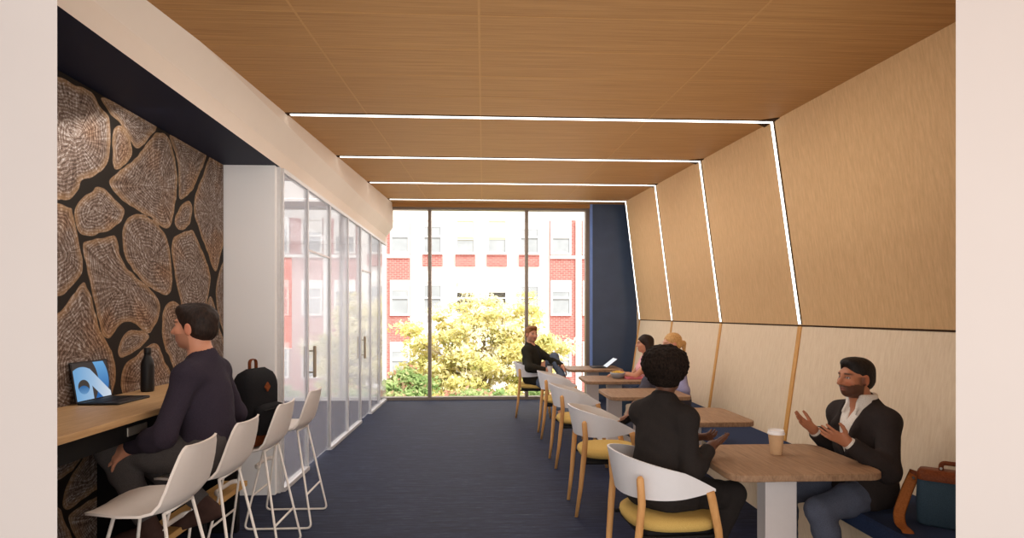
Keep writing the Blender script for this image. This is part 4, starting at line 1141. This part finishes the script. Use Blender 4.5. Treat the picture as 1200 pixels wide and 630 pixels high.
p.top('blouse', SHIRT, .006, neck=.062, drop=.01, hem=.0, fold=0, cuff=.05)
p.trousers(SUIT, .014, .03, seed=18, fold=.004, flare=.012); p.shoes(BLACKS, narrow=.85)
p.hair(HAFRO, [('e', (0, -.035, .055), (.136, .135, .112), .02), ('e', (0, -.03, -.035), (.080, .072, .05), .05)], [('e', (0, .125, -.03), (.10, .085, .09), .01), ('e', (.088, .0, -.03), (.02, .03, .04), .004), ('e', (-.088, .0, -.03), (.02, .03, .04), .004), ('e', (0, -.03, -.15), (.18, .18, .07), .01)], .011, (55, 110, 190), 5, sm=0)

# ---- bearded man on the bench
p = Person('bearded man in dark blazer and open white shirt gesturing with both hands on the bench', (2.135, 3.25, .545), 192, .93, lean=2, head=(-4, 2), headoff=(-.01, 0, -.005), h=.005)
p.arm('L', (1.895, 3.02, .835), (.1, -.45, -.9), (-.88, .12, .42), (.25, .72, .62), (.12, .15, .2, .25), .9, .16)
p.arm('R', (1.955, 3.44, .815), (.1, .3, -.9), (-.80, .02, .58), (.30, -.62, .66), (.1, .12, .18, .22), .9, .18)
p.leg('L', (1.86, 3.04, .085), (-1, -.1, .8), (-.98, -.1, 0)); p.leg('R', (1.80, 3.42, .085), (-1, .1, .8), (-.98, .1, 0))
p.body(lin(180, 118, 86), lin(140, 80, 68), lin(24, 16, 13), beard=lin(30, 20, 16))
def lap(f):
    for sg in (-1, 1):
        f.cap(p.P + p.T * .20 * p.sc + p.Fc * .118 + p.Lc * sg * .012, p.P + p.T * .36 * p.sc + p.Fc * .118 + p.Lc * sg * .072, .014, .024, .012)
        f.cap(p.P + p.T * .36 * p.sc + p.Fc * .118 + p.Lc * sg * .072, p.N + p.T * .02 + p.Lc * sg * .066 + p.Fc * .02, .022, .016, .012)
p.top('blazer', SUIT2, .016, neck=.060, drop=.015, hem=-.14, fold=.004, seed=24, cuff=.016, vneck=(.19, .50, .085), sub=lap)
def scol(f):
    for a in range(-140, 141, 5):
        t = math.radians(a); d = -p.Fc * math.cos(t) + p.Lc * math.sin(t)
        f.cap(p.N + p.T * .0 + d * .068, p.N + p.T * .062 - p.Fc * .002 + d * .066, .011, .009, .008)
    for sg in (-1, 1): f.cap(p.N + p.T * .04 + p.Fc * .05 + p.Lc * sg * .03, p.N - p.T * .03 + p.Fc * .09 + p.Lc * sg * .045, .012, .006, .01)
p.top('shirt', SHIRT, .006, neck=.057, drop=.03, hem=.03, fold=0, cuff=.0, vneck=(.40, .52, .03), sub=scol, h=.0035)
p.trousers(JEANS, .013, .03, seed=28, fold=.004); p.shoes(BLACKS)
p.hair(HBLACK, [('e', (0, -.018, .042), (.079, .100, .084), .02), ('e', (0, -.035, -.01), (.0755, .080, .07), .02), ('e', (0, .04, .092), (.056, .05, .028), .03)], SHORTCUT, .002, (60, 130), 7)

# ---- woman in the pink top, far table
p = Person('dark-haired woman in a pink short-sleeved top seated on the bench at a far table', (2.06, 7.32, .55), 180, .90, lean=4, head=(-4, 0), fem=True, h=.006)
p.arm('L', (1.64, 7.27, .775), (.2, -.6, -.7), (-.97, .1, -.15), (0, 0, -1), (.3, .35, .4, .4)); p.arm('R', (1.72, 7.42, .775), (.2, .6, -.7), (-.9, -.3, -.1), (0, 0, -1), (.4, .45, .5, .5))
p.leg('L', (1.60, 7.2, .09), (-1, 0, .8), (-1, 0, 0)); p.leg('R', (1.62, 7.42, .09), (-1, 0, .8), (-1, 0, 0))
p.body(lin(196, 140, 110), lin(176, 96, 90), lin(40, 28, 22))
p.top('pink_top', PINK, .010, sleeves='short', neck=.066, hem=-.05, fold=.002, seed=34); p.trousers(JEANSB, .011, .04, seed=38); p.shoes(WHITES)
p.hair(HDARK, [('e', (0, -.022, .038), (.090, .110, .094), .02), ('c', (.066, -.03, .02), (.078, -.05, -.14), .036, .040, .03), ('c', (-.066, -.03, .02), (-.078, -.05, -.14), .036, .040, .03), ('e', (0, -.075, -.07), (.095, .062, .11), .03), ('e', (0, -.125, -.155), (.09, .045, .026), .02)],
       [('e', (0, .11, -.035), (.085, .095, .092), .008)], .003, (60, 130), 9, aniso=(1, 1, .3))

# ---- blonde woman behind the afro
p = Person('blonde woman with tied-back hair and lavender top on the bench, mostly hidden behind the afro', (2.10, 6.36, .55), 180, .97, lean=4, head=(4, -6), fem=True, h=.006)
p.arm('L', (1.90, 6.22, .70), (.3, -.7, -.5), (-.9, .3, -.1), (0, 0, -1)); p.arm('R', (1.86, 6.50, .72), (.3, .7, -.5), (-.9, -.2, 0), (0, 0, -1))
p.leg('L', (1.53, 6.15, .475), (-1, .3, 1.6), (-.93, -.1, -.22)); p.leg('R', (1.75, 6.45, .10), (-1, 0, .9), (-1, 0, 0))
p.body(lin(206, 150, 124), lin(190, 100, 96), lin(150, 110, 70))
p.top('lavender_top', LAV, .010, neck=.066, hem=-.06, fold=.002, seed=44); p.trousers(fabric('slate_trousers', (60, 58, 68), (84, 82, 94), 200), .011, .12, seed=48); p.shoes(BLACKS, heel=.06, narrow=.8)
p.hair(HBLOND, [('e', (0, -.020, .040), (.081, .101, .087), .02), ('e', (0, -.04, -.01), (.077, .076, .066), .02), ('e', (0, -.125, -.005), (.03, .034, .03), .015), ('c', (0, -.14, -.01), (.01, -.135, -.15), .026, .012, .02)], SHORTCUT[:4] + [('e', (0, -.0, -.125), (.16, .10, .058), .008)], .003, (60, 130), 10)

# ---- man by the window
p = Person('man with light brown hair and dark jacket on the chair by the window', (.735, 8.80, .57), -28, .98, lean=-4, head=(-34, 0), h=.006)
p.arm('L', (1.16, 8.62, .74), (0, .5, -.6), (.55, -.25, -.8), (-.75, 0, -.5), (.3, .35, .4, .4)); p.arm('R', (.90, 8.50, .70), (-.6, -.5, -.5), (.85, .45, .0), (.25, .5, -.1), (.7, .75, .8, .85), .3)
p.leg('L', (1.17, 8.56, .54), (.3, .4, 1.6), (.85, -.35, -.3)); p.leg('R', (1.10, 8.36, .09), (1, -.3, .9), (.9, -.4, 0))
p.body(lin(212, 152, 122), lin(180, 104, 92), lin(110, 74, 44), stubble=lin(140, 92, 64))
p.top('jacket', OLIVE, .016, neck=.064, drop=.01, hem=-.13, fold=.005, seed=54, cuff=.01, vneck=(.1, .5, .06)); p.top('undershirt', plain('dark_tee', (40, 40, 42), .9, .1), .007, neck=.062, hem=.0, fold=0, cuff=.06)
p.trousers(JEANSD, .012, .06, seed=58); p.shoes(TANS)
p.hair(HGINGER, SHORT + [('e', (.01, .06, .10), (.06, .045, .028), .02)], SHORTCUT, .004, (50, 110), 12)
# =================================================================== OUTSIDE
b = B(); box(b, (-40, YW + .3, -4.7), (40, 36.5, -4.5)); struct('ground_outside', b, plain('pale_paving', (190, 186, 178), .9))
bld = empty('brick_building', (0, 35, -4.5), 'red brick and white concrete building with rows of windows outside', 'building')
def fx(u): return at_y(u, 300, 35)[0]
def at_y(u, v, Y):
    x = (u - 600) / FPX; y = -(v - 368) / FPX
    d = (x * CY + SY, -x * SY + CY, y); t = Y / d[1]
    return (d[0] * t, Y, EYE + d[2] * t)
def fz(v): return at_y(600, v, 35)[2]
def bpart(name, lo, hi, m):
    b = B(); box(b, (lo[0], lo[1] - 35, lo[2] + 4.5), (hi[0], hi[1] - 35, hi[2] + 4.5)); return obj(name, b, m, bld)
bpart('wall', (-22, 35.3, -4.5), (22, 36, 12), M['facade'])
x0, x1 = fx(452), fx(480); bpart('brick_panel', (-16, 35.1, -4.5), (x1, 35.32, fz(257)), M['brick'])
bpart('brick_panel', (fx(645), 35.1, -4.5), (18, 35.32, fz(257)), M['brick'])
bpart('string_course', (-16, 35.0, fz(302.5)), (x1, 35.2, fz(298.5)), M['facade'])
bpart('string_course', (fx(645), 35.0, fz(302.5)), (18, 35.2, fz(299)), M['facade'])
for u in (449.5, 678):
    bpart('white_pier', (fx(u) - .16, 34.95, -4.5), (fx(u) + .16, 35.2, fz(257)), M['facade'])
cols = [(457, 480), (495, 518.5), (533.5, 557), (570.5, 594.5), (608.5, 632.5), (645.5, 669.5), (683, 706), (720, 743), (420, 443)]
rows = [(257, 298), (328.5, 369.5), (400.5, 441.5)]
for ci, (ua, ub) in enumerate(cols):
    for ri, (va, vb) in enumerate(rows):
        xa, xb, za, zb = fx(ua), fx(ub), fz(vb), fz(va)
        b = B(); t = .1
        y0, y1 = 34.98 - 35, 35.4 - 35
        for lo, hi in (((xa, y0, za), (xa + t, y1, zb)), ((xb - t, y0, za), (xb, y1, zb)), ((xa + t, y0, za), (xb - t, y1, za + t)), ((xa + t, y0, zb - t), (xb - t, y1, zb)), ((xa + t, y0, (za + zb) / 2 - .04), (xb - t, y1, (za + zb) / 2 + .04))):
            box(b, (lo[0], lo[1], lo[2] + 4.5), (hi[0], hi[1], hi[2] + 4.5))
        fr = obj('window', b, M['facade'], bld)
        b = B(); box(b, (xa + .05, .06, za + 4.55), (xb - .05, .09, zb + 4.45)); obj('pane', b, M['pane'] if (ci, ri) not in ((2, 1), (3, 1)) else M['darkpane'], fr)
        fb = (.5, .2, .62, .6, .25, .55, .4, .3, .5)[ci] * (1, .55, .5)[ri]
        b = B(); box(b, (xa + .1, .03, zb + 4.4 - fb * 1.8), (xb - .1, .055, zb + 4.42)); obj('blind', b, M['blind'] if ri == 0 and ci in (2, 3) else M['facade'], fr)
        if 1 <= ci <= 4 and ri == 0:
            bpart('brick_spandrel', (xa, 35.1, fz(311.5)), (xb, 35.32, za), M['brick'])
# tree
def leafmat(name, stops):
    t = NT(name); a = t.add('ShaderNodeVertexColor', layer_name='Col')
    b_ = t.add('ShaderNodeBsdfPrincipled'); t.link(t.ramp(a.outputs[0], stops), b_.inputs['Base Color'])
    b_.inputs['Roughness'].default_value = .7; b_.inputs['Specular IOR Level'].default_value = .2
    tl = t.add('ShaderNodeBsdfTranslucent'); t.link(t.ramp(a.outputs[0], stops), tl.inputs[0])
    mx = t.add('ShaderNodeMixShader'); mx.inputs[0].default_value = .4
    t.link(b_.outputs[0], mx.inputs[1]); t.link(tl.outputs[0], mx.inputs[2]); t.link(mx.outputs[0], t.out.inputs[0])
    return t.m
def foliage(name, blobs, n, size, mat, parent, seed, per=90, cr=.42):
    """leaves gathered in small sprays over the crown, so the crown has lit tufts and gaps"""
    r = np.random.default_rng(seed); B_ = np.array(blobs)
    vol = (B_[:, 3] * B_[:, 4] * B_[:, 5]) ** .67
    nc = n // per; wh = r.choice(len(B_), nc, p=vol / vol.sum()); d = r.normal(size=(nc, 3)); d /= np.linalg.norm(d, axis=1)[:, None]
    cc = B_[wh, :3] + d * B_[wh, 3:6] * (.35 + .7 * r.random(nc) ** .5)[:, None]; ctone = r.normal(size=nc) * .2; crad = cr * (.6 + .8 * r.random(nc))
    k = np.repeat(np.arange(nc), per); n = nc * per
    e = r.normal(size=(n, 3)); e /= np.linalg.norm(e, axis=1)[:, None]; off = e * (crad[k] * r.random(n) ** .5)[:, None] * np.array([1.25, 1.1, .62])
    P = cc[k] + off
    nrm = d[k] * .6 + r.normal(size=(n, 3)) * .7 + np.array([0, -.3, .6]); nrm /= np.linalg.norm(nrm, axis=1)[:, None]
    a = np.cross(nrm, r.normal(size=(n, 3))); a /= np.linalg.norm(a, axis=1)[:, None]; c = np.cross(nrm, a)
    s = size * (.6 + .8 * r.random(n))[:, None]
    V = np.stack([P - a * s, P + c * s * .42 + nrm * s * .1, P + a * s, P - c * s * .42 + nrm * s * .1], 1).reshape(-1, 3)
    F = np.arange(4 * n).reshape(n, 4)
    me = bpy.data.meshes.new(name); me.from_pydata(V.tolist(), [], F.tolist())
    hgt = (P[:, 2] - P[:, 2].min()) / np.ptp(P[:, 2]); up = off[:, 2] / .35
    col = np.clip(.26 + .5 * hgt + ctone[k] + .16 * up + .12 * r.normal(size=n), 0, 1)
    ca = me.color_attributes.new('Col', 'FLOAT_COLOR', 'POINT')
    q = np.repeat(col, 4); ca.data.foreach_set('color', np.stack([q, q, q, np.ones_like(q)], 1).ravel().astype(np.float32))
    return link(name, me, mat, parent)
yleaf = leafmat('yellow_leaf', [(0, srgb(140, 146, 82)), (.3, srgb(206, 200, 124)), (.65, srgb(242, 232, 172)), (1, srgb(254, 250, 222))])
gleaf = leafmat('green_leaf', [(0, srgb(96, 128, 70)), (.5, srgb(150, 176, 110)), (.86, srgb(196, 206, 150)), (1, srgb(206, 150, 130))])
bark = plain('tree_bark', (128, 112, 84), .9, .1, var=.15)
def crown(px, Y):
    out = []
    for u, v, ru, rv in px:
        x, y, z = at_y(u, v, Y); s = Y / FPX
        out.append((x, y + random.uniform(-.8, .8), z, ru * s, max(ru, rv) * s * .8, rv * s))
    return out
Yt = 23
t0 = empty('deciduous_tree', at_y(565, 400, Yt)[:2] + (-4.5,), 'broad tree with pale yellow-green leaves outside the window', 'tree')
def tl(p): return (p[0] - t0.location.x, p[1] - t0.location.y, p[2] + 4.5)
bl = crown([(565, 362, 32, 26), (540, 380, 34, 28), (590, 378, 34, 28), (515, 400, 34, 28), (562, 405, 42, 30), (612, 402, 34, 28), (490, 408, 18, 16), (640, 412, 26, 18), (657, 416, 12, 9), (622, 362, 12, 18), (500, 432, 34, 22), (545, 440, 44, 26), (600, 438, 44, 26), (640, 445, 26, 20), (475, 385, 10, 7), (560, 470, 80, 20)], Yt)
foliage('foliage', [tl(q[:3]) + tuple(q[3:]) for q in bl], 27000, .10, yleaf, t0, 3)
b = B(); tube(b, [(0, 0, 0), (.05, 0, 2.2), (0, 0, 4.0), (.1, 0, 6.0)], [.28, .2, .14, .04], 10); obj('trunk', b, bark, t0, True)
for q in bl[:13]:
    e = Vector(tl(q[:3])); b = B(); s0 = Vector((0, 0, 2.0 + random.random() * 2.0))
    tube(b, [s0, s0.lerp(e, .5) + Vector((0, -.2, .15)), e + Vector((0, -.3, .3))], [.07, .045, .015], 6); obj('branch', b, bark, t0, True)
for i, (u, v, ru, rv, Y, lab) in enumerate(((472, 452, 28, 18, 15, 'green shrub with reddish tips low at the left of the window'), (560, 466, 34, 10, 15, 'green shrub under the middle of the yellow tree'), (645, 464, 30, 14, 15, 'green shrub low at the right of the window behind the seated man'))):
    x, y, z = at_y(u, v, Y)
    e = empty('shrub', (x, y, -4.5), lab, 'shrub', 'shrubs outside the window')
    q = crown([(u, v, ru, rv), (u - ru * .5, v + 4, ru * .5, rv * .8), (u + ru * .5, v + 5, ru * .5, rv * .7), (u, v + 30, ru, 26)], Y)
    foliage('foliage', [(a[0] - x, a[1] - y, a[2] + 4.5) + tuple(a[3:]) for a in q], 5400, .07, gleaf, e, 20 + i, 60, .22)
    b = B(); tube(b, [(0, 0, 0), (.1, 0, 2), (0, 0, z + 4.6)], [.12, .08, .02], 8); obj('stem', b, bark, e, True)
# =================================================================== LIGHT
w = bpy.data.worlds.new('sky'); scene.world = w; w.use_nodes = True
bg = w.node_tree.nodes['Background']; bg.inputs[0].default_value = (1.0, .95, .90, 1); bg.inputs[1].default_value = 1.9
sun = bpy.data.lights.new('sun', 'SUN'); sun.energy = 5.8; sun.angle = .03; sun.color = (1, .97, .92)
so = bpy.data.objects.new('sun', sun); C.objects.link(so)
so.rotation_euler = Vector((-.35, .55, -.75)).to_track_quat('-Z', 'Y').to_euler()
def area(name, loc, d, sx, sy, e, col=(1, .93, .84)):
    l = bpy.data.lights.new(name, 'AREA'); l.shape = 'RECTANGLE'; l.size = sx; l.size_y = sy; l.energy = e; l.color = col
    o = bpy.data.objects.new(name, l); C.objects.link(o); o.location = loc
    o.rotation_euler = Vector(d).to_track_quat('-Z', 'Y').to_euler(); return o
# added soft fills without fittings: main room, then the room behind the glass
for y in (4.0, 6.5, 9.0):
    area('added_down_fill', (.3, y, ZC(y) - .05), (0, 0, -1), 2.4, 1.4, 30, (1, .95, .89))
area('added_room_fill', (-3.6, 7.8, 2.68), (0, 0, -1), 2.5, 4, 130, (1, .98, .96))
# added fill lamp behind the viewer, brightening the ceiling and facing walls
area('added_front_fill', (.2, -2.2, 1.5), (0, 1, .15), 3.4, 2.2, 85, (1, .94, .89))
# added lamps with no fixture: floating upward fill for ceiling, downward fill for alcove
area('added_up_fill', (.35, 6.0, 1.85), (0, 0, 1), 3.0, 7.6, 42, (1, .92, .82))
area('added_alcove_fill', (-1.95, 3.6, 2.70), (0, .45, -1), .25, 2.6, 10, (1, .95, .9))
scene.view_settings.view_transform = 'Standard'
scene.view_settings.look = 'None'
scene.view_settings.exposure = 0
scene.cycles.use_denoising = True
scene.cycles.max_bounces = 8
scene.cycles.transparent_max_bounces = 16
scene.cycles.sample_clamp_indirect = 6
cam = bpy.data.cameras.new('camera'); co = bpy.data.objects.new('camera', cam); C.objects.link(co)
co.location = (0, 0, EYE); co.rotation_euler = (PI / 2, 0, -YAW)
cam.sensor_width = 36; cam.lens = FPX / 1200 * 36; cam.shift_y = 53 / 1200; cam.clip_start = .05; cam.clip_end = 300
scene.camera = co
